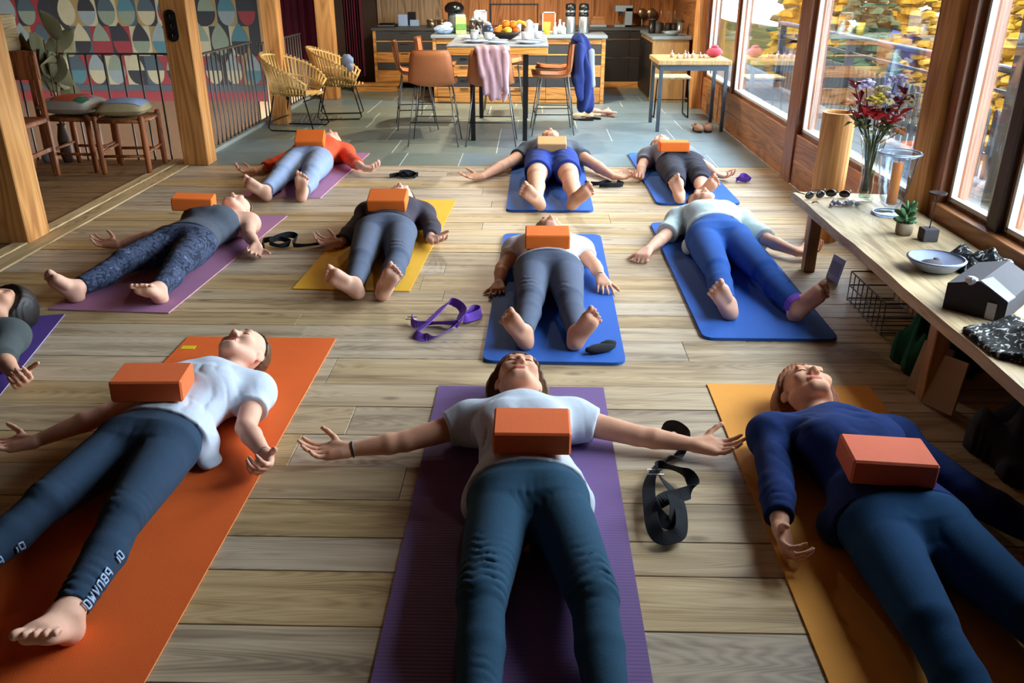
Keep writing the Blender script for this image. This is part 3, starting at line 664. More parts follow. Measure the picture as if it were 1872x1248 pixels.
        def post(f, g=g, wf=wf, inf=inf):
            X = f.ax[0][:, None, None]; Y = f.ax[1][None, :, None]; Z = f.ax[2][None, None, :]
            if wf:
                amp, fr_ = wf[0], wf[1]; w = np.sin(X*fr_+2.1*np.sin(Y*fr_*.45+Z*fr_*.3))*np.sin(Y*fr_*.8+1.7*np.sin(X*fr_*.5+1.3))
                f.d += F32(amp)*w.astype(F32)
            for (c, dv, freq, a, rad) in g.get('folds', []):
                c = np.array(c); dv = nrm(dv); r2 = ((X-c[0])**2+(Y-c[1])**2+(Z-c[2])**2)/rad**2
                m = np.exp(-r2)
                lt = X*dv[1]-Y*dv[0]
                ph = (X*dv[0]+Y*dv[1]+Z*dv[2])*freq+1.9*np.sin(lt*freq*.22+c[0]*9)+.9*np.sin(lt*freq*.55+Z*freq*.3)
                env = .55+.45*np.sin(lt*freq*.31+(X*dv[0]+Y*dv[1])*freq*.17+c[1]*5)
                f.d += (F32(a)*m*env*((1-np.abs(np.sin(ph*.5)))**2*2.2-.55)).astype(F32)
            f.d = np.maximum(f.d, floorcut(f))
        V, Q = run(P, g.get('h', h), post=post)
        mesh_obj(g['name'], V, Q, g['mat'], root, base)
    # hair
    hr = sp.get('hair')
    if hr:
        P = Prims(); t = hr.get('t', .012)*sh_
        P.ell(hp(0, .128, -.012), fr, [.076*sh_+t, .098*sh_+t, .094*sh_+t], k=.02)
        for (c, r) in hr.get('blobs', []): P.ell(hp(*c), fr, [v*sh_ for v in r], k=.03)
        def cutface(f):
            X = f.ax[0][:, None, None]-F32(HO[0]); Y = f.ax[1][None, :, None]-F32(HO[1]); Z = f.ax[2][None, None, :]-F32(HO[2])
            uu = X*F32(U[0])+Y*F32(U[1])+Z*F32(U[2]); ff = X*F32(F[0])+Y*F32(F[1])+Z*F32(F[2]); rr = X*F32(Rr[0])+Y*F32(Rr[1])+Z*F32(Rr[2])
            pl = (ff-F32(hr.get('f0', .035)*sh_))*F32(.78)-(uu-F32(.16*sh_))*F32(.62)
            f.d = np.maximum(f.d, pl)
            f.d += (F32(.0018)*np.sin(rr*F32(420)+3*np.sin(uu*F32(40)))).astype(F32)
            f.d = np.maximum(f.d, floorcut(f))
        V, Q = run(P, h, post=cutface)
        if len(Q): mesh_obj('hair', V, Q, hr['mat'], root, base)
    ctx['root'] = root; ctx['base'] = base
    return ctx
# ------------------------------------------------------------------ the people on the mats
def fabric(name, c, **k):
    a = dict(rough=.95, spec=.04, var=.12, vs=25, bump=.35, bs=420, sheen=.04); a.update(k); return M(name, c, **a)
LEG_A = fabric('charcoal_knit', srgb(50, 68, 88)); LEG_B = fabric('teal_knit', srgb(50, 80, 102)); LEG_C = fabric('petrol_knit', srgb(34, 68, 104))
TEE_A = fabric('white_jersey', srgb(196, 206, 220)); TEE_B = fabric('pale_grey_jersey', srgb(192, 202, 214))
NAVY = fabric('navy_jersey', srgb(32, 50, 98)); GREYL = fabric('grey_knit', srgb(92, 100, 118)); GREYT = fabric('slate_jersey', srgb(84, 90, 100))
CHAR = fabric('dark_plum_jersey', srgb(70, 66, 74)); BLUEL = fabric('blue_knit', srgb(46, 86, 156)); MINT = fabric('pale_mint_jersey', srgb(190, 208, 210))
JEAN = fabric('pale_denim', srgb(142, 158, 188), vs=60); CORAL = fabric('coral_jersey', srgb(226, 92, 60)); SHORTS = fabric('royal_blue_cotton', srgb(46, 66, 140))
BLACKG = fabric('washed_black_cotton', srgb(58, 58, 68)); WHITE = fabric('white_cotton', srgb(224, 222, 222)); KGREY = fabric('olive_grey_cotton', srgb(78, 84, 84)); GREYS = fabric('grey_heather', srgb(120, 124, 134))
HAIR_BR = M('brown_hair', srgb(92, 66, 44), rough=.5, var=.35, vs=60); HAIR_RED = M('auburn_hair', srgb(140, 84, 46), rough=.5, var=.35, vs=60); HAIR_DK = M('dark_hair', srgb(38, 32, 30), rough=.5, var=.3, vs=60); HAIR_GR = M('grey_brown_hair', srgb(120, 100, 80), rough=.5, var=.35, vs=60)
# camouflage leggings
def camo():
    m, nt, b = _base('camouflage_knit'); L = nt.links.new; b.inputs['Roughness'].default_value = .85; b.inputs['Specular IOR Level'].default_value = .12
    tc = _n(nt, 'ShaderNodeTexCoord'); n1 = _n(nt, 'ShaderNodeTexNoise'); n1.inputs['Scale'].default_value = 26; n1.inputs['Detail'].default_value = 2; n1.inputs['Distortion'].default_value = 1.2; L(tc.outputs['Object'], n1.inputs['Vector'])
    r = _n(nt, 'ShaderNodeValToRGB'); r.color_ramp.interpolation = 'CONSTANT'; e = r.color_ramp.elements; e[0].position = 0; e[0].color = c4(srgb(44, 50, 66)); e[1].position = .45; e[1].color = c4(srgb(74, 84, 108))
    q = e.new(.55); q.color = c4(srgb(58, 66, 88)); q = e.new(.63); q.color = c4(srgb(104, 112, 140)); L(n1.outputs[0], r.inputs[0]); L(r.outputs[0], b.inputs['Base Color']); return m
CAMO = camo()
UP = (0, 0, 1)
MAT_T = .006; PAD_T = .014
PPL = {}
PPL['A'] = person('person', 'person in white t-shirt and charcoal leggings with lettering, lying on front orange mat', dict(
    pel=(-1.235, 2.34), neck=(-1.165, 2.87), sc=.93, rect=(-1.54, -0.87, 1.42, 3.42, -0.4), z0=MAT_T, h=.0055, hd=(.12, 1.0), tilt=.08, face=(-.12, 0, 1), skin=SKIN,
    shl=(-1.345, 2.80), shr=(-1.010, 2.735), ell=(-1.50, 2.58, .07), wrl=(-1.675, 2.43, .045), elr=(-.975, 2.505, .066), wrr=(-.862, 2.345, .055),
    handl=((-1, -.35, .0), (0, -.1, 1), 1, (18, 24, 18)), handr=((.22, -1, -.05), (-.55, -.35, .8), -1, (38, 48, 30)),
    knl=(-1.385, 2.0, .105), anl=(-1.50, 1.66), knr=(-1.135, 1.935, .105), anr=(-1.118, 1.565, .07), toel=(-.35, -.45, .8), toer=(.02, -.75, .62),
    clothes=[dict(name='leggings', kind='bottom', mat=LEG_A, inf=.006, waist=.10, cut=(1, .90), h=.0055, folds=[((-1.135, 1.94, .12), (.3, 1, 0), 230, .0028, .06), ((-1.385, 2.0, .12), (.3, 1, 0), 210, .0022, .06), ((-1.12, 1.64, .08), (.1, 1, .2), 220, .0075, .07), ((-1.24, 2.24, .16), (1, .3, 0), 160, .0022, .06)]),
             dict(name='t_shirt', kind='top', mat=TEE_A, inf=.013, hem=.06, flare=.012, sleeve=.52, h=.0055, wrinkle=(.0016, 42), extra=[((-1.085, 2.41, .055), (.045, .075, .045)), ((-1.05, 2.355, .022), (.036, .045, .014))], folds=[((-1.1, 2.55, .2), (1, .35, 0), 120, .004, .14)])],
    hair=dict(mat=HAIR_BR, t=.010, f0=.02, blobs=[((.075, .17, -.05), (.03, .035, .03))])))
PPL['B'] = person('person', 'person in pale t-shirt and teal leggings with arms stretched out, lying on front purple mat', dict(
    pel=(-.002, 2.06), neck=(-.035, 2.635), sc=.95, rect=(-0.36, 0.29, 1.1, 2.96), z0=MAT_T, h=.0055, hd=(-.02, 1.0), tilt=.02, face=(.06, 0, 1), skin=SKIN_T,
    shl=(-.205, 2.525), shr=(.150, 2.555), ell=(-.415, 2.445, .055), wrl=(-.600, 2.400, .045), elr=(.368, 2.50, .055), wrr=(.555, 2.462, .045),
    handl=((-1, -.12, -.02), (.05, -.18, 1), 1, (14, 18, 14)), handr=((1, -.16, -.02), (0, -.2, 1), -1, (12, 16, 14)),
    knl=(-.112, 1.62, .105), anl=(-.100, 1.235), knr=(.160, 1.625, .105), anr=(.178, 1.24), toel=(-.3, -.35, .85), toer=(.3, -.35, .85),
    clothes=[dict(name='leggings', kind='bottom', mat=LEG_B, inf=.006, waist=.085, cut=(1, .95), h=.005, folds=[((-.112, 1.67, .15), (.12, 1, .1), 230, .0062, .085), ((.160, 1.66, .15), (-.12, 1, .1), 190, .0062, .075), ((0, 1.95, .16), (1, .2, 0), 260, .003, .05), ((-.10, 1.38, .1), (.1, 1, .1), 240, .003, .04)]),
             dict(name='t_shirt', kind='top', mat=TEE_B, inf=.013, hem=.045, flare=.012, sleeve=.36, h=.0055, wrinkle=(.0014, 40), extra=[((-.165, 2.08, .06), (.035, .06, .05)), ((.168, 2.07, .07), (.028, .05, .05))], folds=[((-.14, 2.32, .12), (1, .1, 0), 150, .005, .12), ((.19, 2.5, .1), (1, 0, 0), 180, .004, .05)])],
    hair=dict(mat=HAIR_BR, t=.018, f0=.03, blobs=[((.085, .11, -.05), (.036, .085, .05)), ((-.085, .09, -.05), (.034, .07, .045)), ((0, .22, -.05), (.07, .03, .05))])))
PPL['C'] = person('person', 'person in navy long-sleeved top and dark blue leggings, lying on front right amber mat', dict(
    pel=(1.035, 1.95), neck=(1.0, 2.555), sc=.98, rect=(0.7, 1.333, 1.12, 3.0), z0=MAT_T, h=.0055, hd=(.04, 1.0), tilt=.08, face=(.05, 0, 1), skin=SKIN_T,
    shl=(.805, 2.455), shr=(1.205, 2.44), ell=(.752, 2.185, .075), wrl=(.712, 1.975, .06), elr=(1.30, 2.12, .09), wrr=(1.46, 1.93, .06),
    handl=((-.08, -1, -.10), (.85, -.1, .5), 1, (30, 40, 28)), handr=((.6, -.8, 0), (0, 0, 1), -1),
    knl=(.93, 1.545, .115), anl=(.965, 1.16), knr=(1.185, 1.585, .115), anr=(1.30, 1.20), toel=(-.3, -.35, .85), toer=(.4, -.35, .85),
    clothes=[dict(name='leggings', kind='bottom', mat=LEG_C, inf=.006, waist=.09, cut=(1, .95), h=.0055, folds=[((1.04, 1.83, .15), (1, .3, 0), 150, .0025, .06)]),
             dict(name='long_sleeved_top', kind='top', mat=NAVY, inf=.013, hem=.01, flare=.02, sleeve=dict(l=1.75, r=1.9), nr=.062, vneck=.55, h=.0055, wrinkle=(.0016, 44), extra=[((.865, 2.0, .05), (.04, .07, .045))], folds=[((1.0, 2.44, .2), (.55, 1, 0), 90, .0032, .15), ((.88, 2.28, .12), (1, .5, 0), 100, .0035, .13), ((1.12, 2.4, .18), (-.7, 1, 0), 95, .003, .1), ((.73, 2.07, .08), (.1, 1, 0), 200, .003, .06)])],
    hair=dict(mat=HAIR_RED, t=.018, f0=.04, blobs=[((-.082, .09, -.03), (.036, .09, .06)), ((.08, .10, -.06), (.03, .06, .04)), ((-.03, .2, -.05), (.07, .03, .05))])))
PPL['D'] = person('person', 'person in slate tank top and camouflage leggings, lying on mauve mat at left', dict(
    pel=(-1.955, 4.52), neck=(-1.90, 5.06), sc=.97, rect=(-2.285, -1.685, 3.72, 5.48, -3.2), z0=MAT_T, h=.0065, hd=(.02, 1.0), tilt=.15, face=(-.05, 0, 1), skin=SKIN,
    shr=(-1.735, 4.98), shl=(-2.07, 4.98), elr=(-1.675, 4.78, .07), wrr=(-1.585, 4.64, .05), ell=(-2.24, 4.84), wrl=(-2.43, 4.70), handl=((-1, .05, .05), (0, -.3, 1), 1, (10, 22, 20), 8), handr=((.05, -1, -.2), (.4, 0, .9), -1, (14, 20, 18), 10),
    knl=(-2.15, 4.18, .10), anl=(-2.255, 3.86), knr=(-1.845, 4.13, .10), anr=(-1.835, 3.84), toel=(-.42, -.42, .8), toer=(-.15, -.72, .62),
    clothes=[dict(name='leggings', kind='bottom', mat=CAMO, inf=.008, waist=.06, cut=(1, .90), wrinkle=(.001, 50)), dict(name='tank_top', kind='top', mat=GREYT, inf=.015, hem=.05, sleeve=None, tank=1, nr=.075, vneck=2.2, wrinkle=(.0015, 45))],
    hair=dict(mat=HAIR_BR, t=.012)))
PPL['E'] = person('person', 'person in dark plum top and grey leggings, lying on yellow mat', dict(
    pel=(-.855, 4.77), neck=(-.87, 5.33), sc=.98, rect=(-1.19, -0.58, 4.04, 5.92, -2.4), z0=MAT_T, h=.0065, hd=(.0, 1.0), tilt=.12, face=(0, 0, 1), skin=SKIN,
    shr=(-.685, 5.20), shl=(-1.045, 5.20), elr=(-.605, 4.98, .07), wrr=(-.600, 4.815, .05), ell=(-1.09, 4.95), wrl=(-1.13, 4.75), handl=((-1, .1, .05), (0, -.3, 1), 1, (14, 24, 20), 8), handr=((.55, -.8, 0), (-.2, -.1, 1), -1, (14, 24, 20), 10),
    knl=(-.905, 4.26, .10), anl=(-.885, 3.93), knr=(-.712, 4.28, .10), anr=(-.722, 3.93), toel=(-.72, -.2, .62), toer=(.45, -.28, .82),
    clothes=[dict(name='leggings', kind='bottom', mat=GREYL, inf=.007, waist=.12, cut=(1, .92), folds=[((-.712, 4.33, .14), (0, 1, 0), 120, .004, .07)]), dict(name='long_sleeved_top', kind='top', mat=CHAR, inf=.014, hem=.06, sleeve=1.8, wrinkle=(.0016, 45))],
    hair=dict(mat=HAIR_BR, t=.012)))
PPL['F'] = person('person', 'person in white t-shirt and grey leggings, palms down, lying on blue mat in the middle', dict(
    pel=(.09, 4.075), neck=(.10, 4.575), sc=.92, fat=1.04, rect=(-0.185, 0.415, 3.175, 5.045, -0.9), z0=PAD_T, h=.0065, hd=(.0, 1.0), tilt=.10, face=(.1, 0, 1), skin=SKIN_T,
    shl=(-.085, 4.455), shr=(.272, 4.46), ell=(-.155, 4.245), wrl=(-.165, 4.07), elr=(.340, 4.265, .07), wrr=(.362, 4.105, .06), handl=((-.02, -1, -.05), (0, 0, -1), -1, (8, 14, 10), 7), handr=((.12, -1, -.15), (0, 0, -1), 1, (10, 18, 14), 8),
    knl=(.002, 3.68, .105), anl=(-.030, 3.33), knr=(.183, 3.67, .105), anr=(.203, 3.33), toel=(-.50, -.18, .84), toer=(.48, -.10, .84),
    clothes=[dict(name='leggings', kind='bottom', mat=GREYL, inf=.007, waist=.10, cut=(1, .92), folds=[((.0, 3.73, .15), (.2, 1, 0), 150, .004, .07), ((.183, 3.7, .15), (.2, 1, 0), 120, .003, .06)]), dict(name='t_shirt', kind='top', mat=WHITE, inf=.014, hem=.055, flare=.01, sleeve=.42, wrinkle=(.0015, 45))],
    hair=dict(mat=HAIR_GR, t=.018, blobs=[((-.05, .14, -.03), (.05, .07, .06))])))
PPL['G'] = person('person', 'person in pale mint top and bright blue leggings, purple strap at one ankle', dict(
    pel=(1.065, 4.64), neck=(1.10, 5.19), sc=1.0, rect=(0.77, 1.37, 3.44, 5.32), z0=PAD_T, h=.0065, hd=(-.05, 1.0), tilt=.12, face=(.05, 0, 1), skin=SKIN, bust=1, belly=.012,
    shl=(.905, 5.06), shr=(1.285, 5.06), ell=(.785, 4.83, .06), wrl=(.665, 4.61, .05), elr=(1.375, 4.76, .07), wrr=(1.50, 4.595, .05), handl=((-.5, -.85, -.12), (0, 0, -1), -1, (48, 60, 40), 2), handr=((1, -.05, 0), (0, -.2, 1), -1, (24, 34, 26)),
    knl=(.950, 4.10, .11), anl=(.918, 3.69), knr=(1.185, 4.085, .11), anr=(1.245, 3.68), toel=(-.50, -.25, .8), toer=(.62, -.12, .74),
    clothes=[dict(name='leggings', kind='bottom', mat=BLUEL, inf=.007, waist=.16, cut=(1, .9)), dict(name='long_top', kind='top', mat=MINT, inf=.015, hem=.12, flare=.012, sleeve=dict(l=.8, r=.95), wrinkle=(.0015, 45), extra=[((.905, 4.68, .05), (.035, .07, .045))])],
    hair=dict(mat=HAIR_BR, t=.012)))
PPL['H'] = person('person', 'person in coral top and pale blue jeans, lying on mauve mat at the back left', dict(
    pel=(-1.80, 6.76), neck=(-1.78, 7.32), sc=1.0, rect=(-2.095, -1.495, 5.96, 7.62, -2.2), z0=MAT_T, h=.007, hd=(.0, 1.0), tilt=.12, face=(0, 0, 1), skin=SKIN, fat=1.05,
    shr=(-1.59, 7.18), shl=(-1.97, 7.18), elr=(-1.50, 6.95, .08), wrr=(-1.34, 6.69, .06), ell=(-2.10, 6.93), wrl=(-2.23, 6.69), handl=((-1, -.2, .05), (0, -.2, 1), 1), handr=((1, -.25, 0), (0, -.2, 1), -1, (34, 40, 28)),
    knl=(-1.885, 6.28, .11), anl=(-1.905, 5.87), knr=(-1.66, 6.28, .11), anr=(-1.635, 5.88), toel=(-.72, -.15, .62), toer=(.18, -.25, .92),
    clothes=[dict(name='jeans', kind='bottom', mat=JEAN, inf=.011, linf=.015, waist=.11, cut=(1, .90), wrinkle=(.0018, 40)), dict(name='long_sleeved_top', kind='top', mat=CORAL, inf=.015, hem=.07, sleeve=dict(l=1.6, r=1.55), wrinkle=(.002, 40))],
    hair=dict(mat=HAIR_BR, t=.012)))
PPL['I'] = person('person', 'person in royal blue shorts with bare legs, lying on blue mat at the back', dict(
    pel=(.158, 6.74), neck=(.16, 7.33), sc=1.06, male=1, rect=(-0.17, 0.43, 5.61, 7.47), z0=PAD_T, h=.007, hd=(.0, 1.0), tilt=.12, face=(0, 0, 1), skin=SKIN_T,
    shl=(-.04, 7.18), shr=(.36, 7.18), ell=(-.20, 6.86, .07), wrl=(-.39, 6.54), elr=(.50, 6.86, .07), wrr=(.635, 6.55), handl=((-.9, -.35, 0), (0, -.15, 1), 1, (10, 16, 14)), handr=((.95, -.15, 0), (0, -.15, 1), -1, (10, 16, 14)),
    knl=(.035, 6.13, .125), anl=(.035, 5.60, .09), knr=(.278, 6.135, .125), anr=(.300, 5.62, .09), toel=(-.62, -.35, .7), toer=(.62, -.35, .7),
    clothes=[dict(name='shorts', kind='bottom', mat=SHORTS, inf=.012, linf=.024, waist=.10, cut=(.74, 0), wrinkle=(.0022, 40)), dict(name='t_shirt', kind='top', mat=GREYT, inf=.014, hem=.05, sleeve=.5, wrinkle=(.002, 40))],
    hair=dict(mat=HAIR_DK, t=.012)))
PPL['J'] = person('person', 'person in washed black three-quarter trousers, lying on blue mat at the back right', dict(
    pel=(1.165, 6.66), neck=(1.12, 7.15), sc=.97, rect=(0.87, 1.46, 5.82, 7.62, 0.8), z0=PAD_T, h=.007, hd=(-.02, 1.0), tilt=.05, face=(-.1, 0, 1), skin=SKIN,
    shl=(.950, 7.01), shr=(1.305, 7.02), ell=(.885, 6.80), wrl=(.862, 6.60), elr=(1.415, 6.82), wrr=(1.465, 6.64), handl=((-.45, -.9, 0), (.2, 0, 1), 1), handr=((.75, -.55, 0), (0, -.1, 1), -1),
    knl=(1.065, 6.225, .11), anl=(1.035, 5.86), knr=(1.255, 6.25, .11), anr=(1.215, 5.90), toel=(-.35, -.25, .9), toer=(.5, -.3, .8),
    clothes=[dict(name='cropped_trousers', kind='bottom', mat=BLACKG, inf=.010, linf=.018, waist=.10, cut=(1, .34), wrinkle=(.0022, 40)), dict(name='t_shirt', kind='top', mat=GREYS, inf=.014, hem=.07, sleeve=.55, wrinkle=(.002, 40))],
    hair=dict(mat=HAIR_BR, t=.014)))
PPL['K'] = person('person', 'person in olive grey top with dark hair, lying at the left edge on violet mat', dict(
    pel=(-2.540, 2.740), neck=(-2.410, 3.300), sc=.96, rect=(-2.67, -2.03, 1.95, 3.62, 12), z0=MAT_T, h=.0065, hd=(.2, 1.0), tilt=.1, face=(0, 0, 1), skin=SKIN_T,
    shr=(-2.210, 3.220), elr=(-2.140, 3.040, .07), wrr=(-2.005, 2.905, .055), ell=(-2.790, 3.010), wrl=(-2.890, 2.810), shl=(-2.560, 3.260), handl=((-.3, -1, 0), (0, 0, 1), 1), handr=((.75, -.7, 0), (-.3, -.3, 1), -1, (40, 48, 30)),
    knl=(-2.690, 2.310), anl=(-2.740, 1.940), knr=(-2.490, 2.280), anr=(-2.440, 1.910), toel=(-.4, -.35, .8), toer=(.4, -.35, .8),
    clothes=[dict(name='trousers', kind='bottom', mat=KGREY, inf=.01, waist=.1), dict(name='sweatshirt', kind='top', mat=KGREY, inf=.018, hem=.02, sleeve=dict(l=1.7, r=1.15), wrinkle=(.002, 40))],
    hair=dict(mat=HAIR_DK, t=.03, f0=.10, blobs=[((.08, .12, -.03), (.05, .09, .06))])))
# ------------------------------------------------------------------ mats, blocks, straps
def foam(name, c, **k): a = dict(rough=.75, spec=.2, var=.06, vs=8, bump=.3, bs=500); a.update(k); return M(name, c, **a)
def mat(label, mt, cx, cy, w, l, yaw=0, t=.005, rad=0, edge=None, rib=None):
    p = []
    if rad:
        for (sx, sy, a0) in ((1, 1, 0), (-1, 1, 90), (-1, -1, 180), (1, -1, 270)):
            for i in range(5): a = R(a0+22.5*i); p.append((sx*(w/2-rad)+rad*math.cos(a), sy*(l/2-rad)+rad*math.sin(a)))
    else: p = [(w/2, l/2), (-w/2, l/2), (-w/2, -l/2), (w/2, -l/2)]
    b = MB(); b.prism(p, .0005, t)
    if edge is not None:
        b.mi = [0, 0]+[1]*(len(b.f)-2)
    o = b.build('yoga_mat', [mt]+([edge] if edge else []), loc=(cx, cy, 0.001), rz=R(yaw)); tag(o, label, 'yoga mat', 'yoga mats laid out on the wooden floor'); return o
OR_M = foam('orange_mat_foam', srgb(236, 106, 44)); PU_M = foam('purple_mat_foam', srgb(122, 96, 146)); AM_M = foam('amber_mat_foam', srgb(234, 162, 72)); BL_M = foam('blue_mat_foam', srgb(50, 100, 186)); MV_M = foam('mauve_mat_foam', srgb(172, 120, 156)); YE_M = foam('yellow_mat_foam', srgb(242, 184, 56)); VI_M = foam('violet_mat_foam', srgb(84, 62, 140))
OR_E = foam('orange_mat_edge', srgb(238, 150, 90)); MV_E = foam('mauve_mat_edge', srgb(214, 168, 180)); VI_E = foam('violet_mat_edge', srgb(168, 156, 190))
# fine cross ribs on the purple mat
nt = PU_M.node_tree; wv = _n(nt, 'ShaderNodeTexWave'); wv.bands_direction = 'Y'; wv.inputs['Scale'].default_value = 26
bp = [n for n in nt.nodes if n.type == 'BUMP'][0]; tc = [n for n in nt.nodes if n.type == 'TEX_COORD'][0]; nt.links.new(tc.outputs['Object'], wv.inputs['Vector']); nt.links.new(wv.outputs[0], bp.inputs['Height']); bp.inputs['Strength'].default_value = .12
mat('bright orange yoga mat at the front left', OR_M, -1.205, 2.42, .665, 2.0, yaw=-.4, edge=OR_E)
mat('purple yoga mat at the front centre', PU_M, -.035, 2.03, .65, 1.86)
mat('amber yoga mat at the front right', AM_M, 1.015, 2.06, .635, 1.88, yaw=-.3)
mat('thick blue exercise mat in the middle with rounded corners', BL_M, .115, 4.11, .60, 1.87, yaw=-.9, t=PAD_T, rad=.05)
mat('thick blue exercise mat beside the low bench', BL_M, 1.07, 4.38, .60, 1.88, t=PAD_T, rad=.05)
mat('mauve yoga mat at the left under the camouflage leggings', MV_M, -1.985, 4.60, .60, 1.76, yaw=-3.2, edge=MV_E)
mat('yellow yoga mat under the grey leggings', YE_M, -.885, 4.98, .61, 1.88, yaw=-2.4)
mat('mauve yoga mat at the back under the pale jeans', MV_M, -1.795, 6.79, .60, 1.66, yaw=-2.2, edge=MV_E)
mat('thick blue exercise mat at the back under the blue shorts', BL_M, .13, 6.54, .60, 1.86, yaw=-.3, t=PAD_T, rad=.05)
mat('thick blue exercise mat at the back right', BL_M, 1.165, 6.72, .59, 1.80, yaw=.8, t=PAD_T, rad=.05)
mat('violet yoga mat at the left edge', VI_M, -2.35, 2.78, .62, 1.7, yaw=12, edge=VI_E)
tagm = MB().box((-.03, -.018, 0), (.03, .018, .0012)).build('mat_sticker', M('yellow_sticker', srgb(238, 206, 40), var=.05), loc=(-1.485, 3.30, .0062)); tag(tagm, 'small yellow sticker on a corner of the orange mat', 'sticker')
def block(label, mt, c, yaw=0, tilt=0, roll=0, s=(.23, .155, .075)):
    bm = bmesh.new(); bmesh.ops.create_cube(bm, size=1)
    for v in bm.verts: v.co = Vector((v.co.x*s[0], v.co.y*s[1], v.co.z*s[2]))
    bmesh.ops.bevel(bm, geom=list(bm.edges), offset=.006, segments=1, affect='EDGES')
    me = bpy.data.meshes.new('yoga_block'); bm.to_mesh(me); bm.free(); me.materials.append(mt)
    o = bpy.data.objects.new('yoga_block', me); COL.objects.link(o); o.location = c; o.rotation_euler = (R(tilt), R(roll), R(yaw)); tag(o, label, 'yoga block', 'yoga blocks resting on the people'); return o
OB = foam('orange_block_foam', srgb(242, 118, 44), var=.05); RB = foam('terracotta_block_foam', srgb(214, 106, 74), var=.05); CK = foam('cork_block', srgb(206, 158, 104), var=.18, vs=80)
OB2 = foam('orange_red_block_foam', srgb(236, 114, 62), var=.05)
block('orange-red block on the white t-shirt of the person on the orange mat', OB2, (-1.265, 2.500, .240), yaw=6, roll=2)
block('orange-red block on the person on the front purple mat', OB2, (.008, 2.205, .238), tilt=2)
block('terracotta block on the person in the navy top', RB, (1.005, 2.055, .242), yaw=-4, roll=1)
block('orange block on the slate tank top', OB, (-2.015, 4.885, .243), yaw=10, roll=4)
block('orange block tilted on the person on the yellow mat', OB, (-.862, 4.945, .247), tilt=16)
block('orange block hiding the chin of the person in the middle', OB, (.085, 4.205, .243), tilt=4)
block('orange block standing tilted on the person in the coral top', OB, (-1.79, 6.83, .265), tilt=30, yaw=4)
block('tan cork block on the person in blue shorts', CK, (.155, 6.70, .256), tilt=14)
block('orange block on the person at the back right', OB, (1.11, 6.68, .252), tilt=-3)
STRAP_D = fabric('black_webbing', srgb(44, 46, 50)); STRAP_P = fabric('purple_webbing', srgb(128, 88, 200)); BUCK = M('steel_buckle', srgb(170, 170, 170), rough=.3, metal=.9, var=0)
def smooth(pts, n=6):
    P = [Vector(p) for p in pts]; o = []
    for i in range(len(P)-1):
        a, b, c, d = P[max(0, i-1)], P[i], P[i+1], P[min(len(P)-1, i+2)]
        for k in range(n):
            t = k/n; o.append(.5*((2*b)+(-a+c)*t+(2*a-5*b+4*c-d)*t*t+(-a+3*b-3*c+d)*t*t*t))
    return o+[P[-1]]
def ribbon(b, pts, w=.019, th=.0012, lean=None, n=6):
    """webbing that may stand on edge: lean gives the width direction at each control point (dx,dy,dz)"""
    P = smooth(pts, n); LN = smooth(lean, n) if lean else [Vector((0, 0, 1))]*len(P); vs = []; fs = []
    for i, p in enumerate(P):
        d = (P[min(i+1, len(P)-1)]-P[max(i-1, 0)]).normalized(); q = LN[i].normalized() if LN[i].length > 1e-6 else Vector((0, 0, 1)); q = (q-d*q.dot(d)).normalized(); nn = d.cross(q)
        vs += [p-q*w-nn*th, p+q*w-nn*th, p+q*w+nn*th, p-q*w+nn*th]
    for i in range(len(P)-1):
        for k in range(4): fs.append((i*4+k, i*4+(k+1) % 4, i*4+4+(k+1) % 4, i*4+4+k))
    fs += [(3, 2, 1, 0), tuple(len(vs)-4+k for k in range(4))]
    return b.add(vs, fs)
def strap(label, mt, loc, pts, lean=None, w=.019, buckle=None):
    t = thing('yoga_strap', label, 'strap', loc, group='yoga straps'); b = MB(); ribbon(b, pts, w, lean=lean); b.build('webbing', mt, t, smooth=False)
    if buckle:
        q = MB(); x, y_, z = buckle; c = [(x-.024, y_-.014, z), (x+.024, y_-.014, z), (x+.024, y_+.014, z), (x-.024, y_+.014, z)]; q.tube(c, .0025, n=6, closed=True); q.build('buckle', BUCK, t, smooth=True)
    return t
E_ = (0, 0, 1); FL = (0, 1, .2)
strap('purple yoga strap looped on the floor beside the middle blue mat', STRAP_P, (-.41, 3.62, 0),
      [(-.143, -.008, .03), (-.121, -.064, .02), (-.027, -.048, .02), (.064, -.077, .03), (.082, -.083, .03), (.085, .011, .03), (.091, .069, .04), (.055, .128, .05), (.012, .138, .045), (-.032, .002, .04), (-.088, -.134, .022), (-.105, -.172, .018), (-.072, -.203, .014), (-.012, -.196, .014), (.043, -.124, .02), (.071, -.071, .03), (.095, .01, .035), (.13, .095, .03), (.167, .096, .03), (.173, .065, .024), (.125, .009, .024), (.102, -.016, .032)],
      lean=[(.2, 0, 1), (.2, -.2, 1), (0, -.8, .7), (.2, -.6, .8), (.8, -.3, .8), (1, 0, .6), (.8, .2, .6), (.2, .3, 1), (.6, -.5, .5), (.8, -.5, .35), (.8, -.5, .35), (.6, .2, .8), (.1, 1, .6), (0, -1, .5), (.5, -.7, .5), (.7, -.5, .6), (.7, -.4, .6), (.2, .4, 1), (-.2, .2, 1), (-.3, .2, 1), (-.4, .7, .7), (.3, .3, 1)], w=.021, buckle=(-.14, -.03, .035))
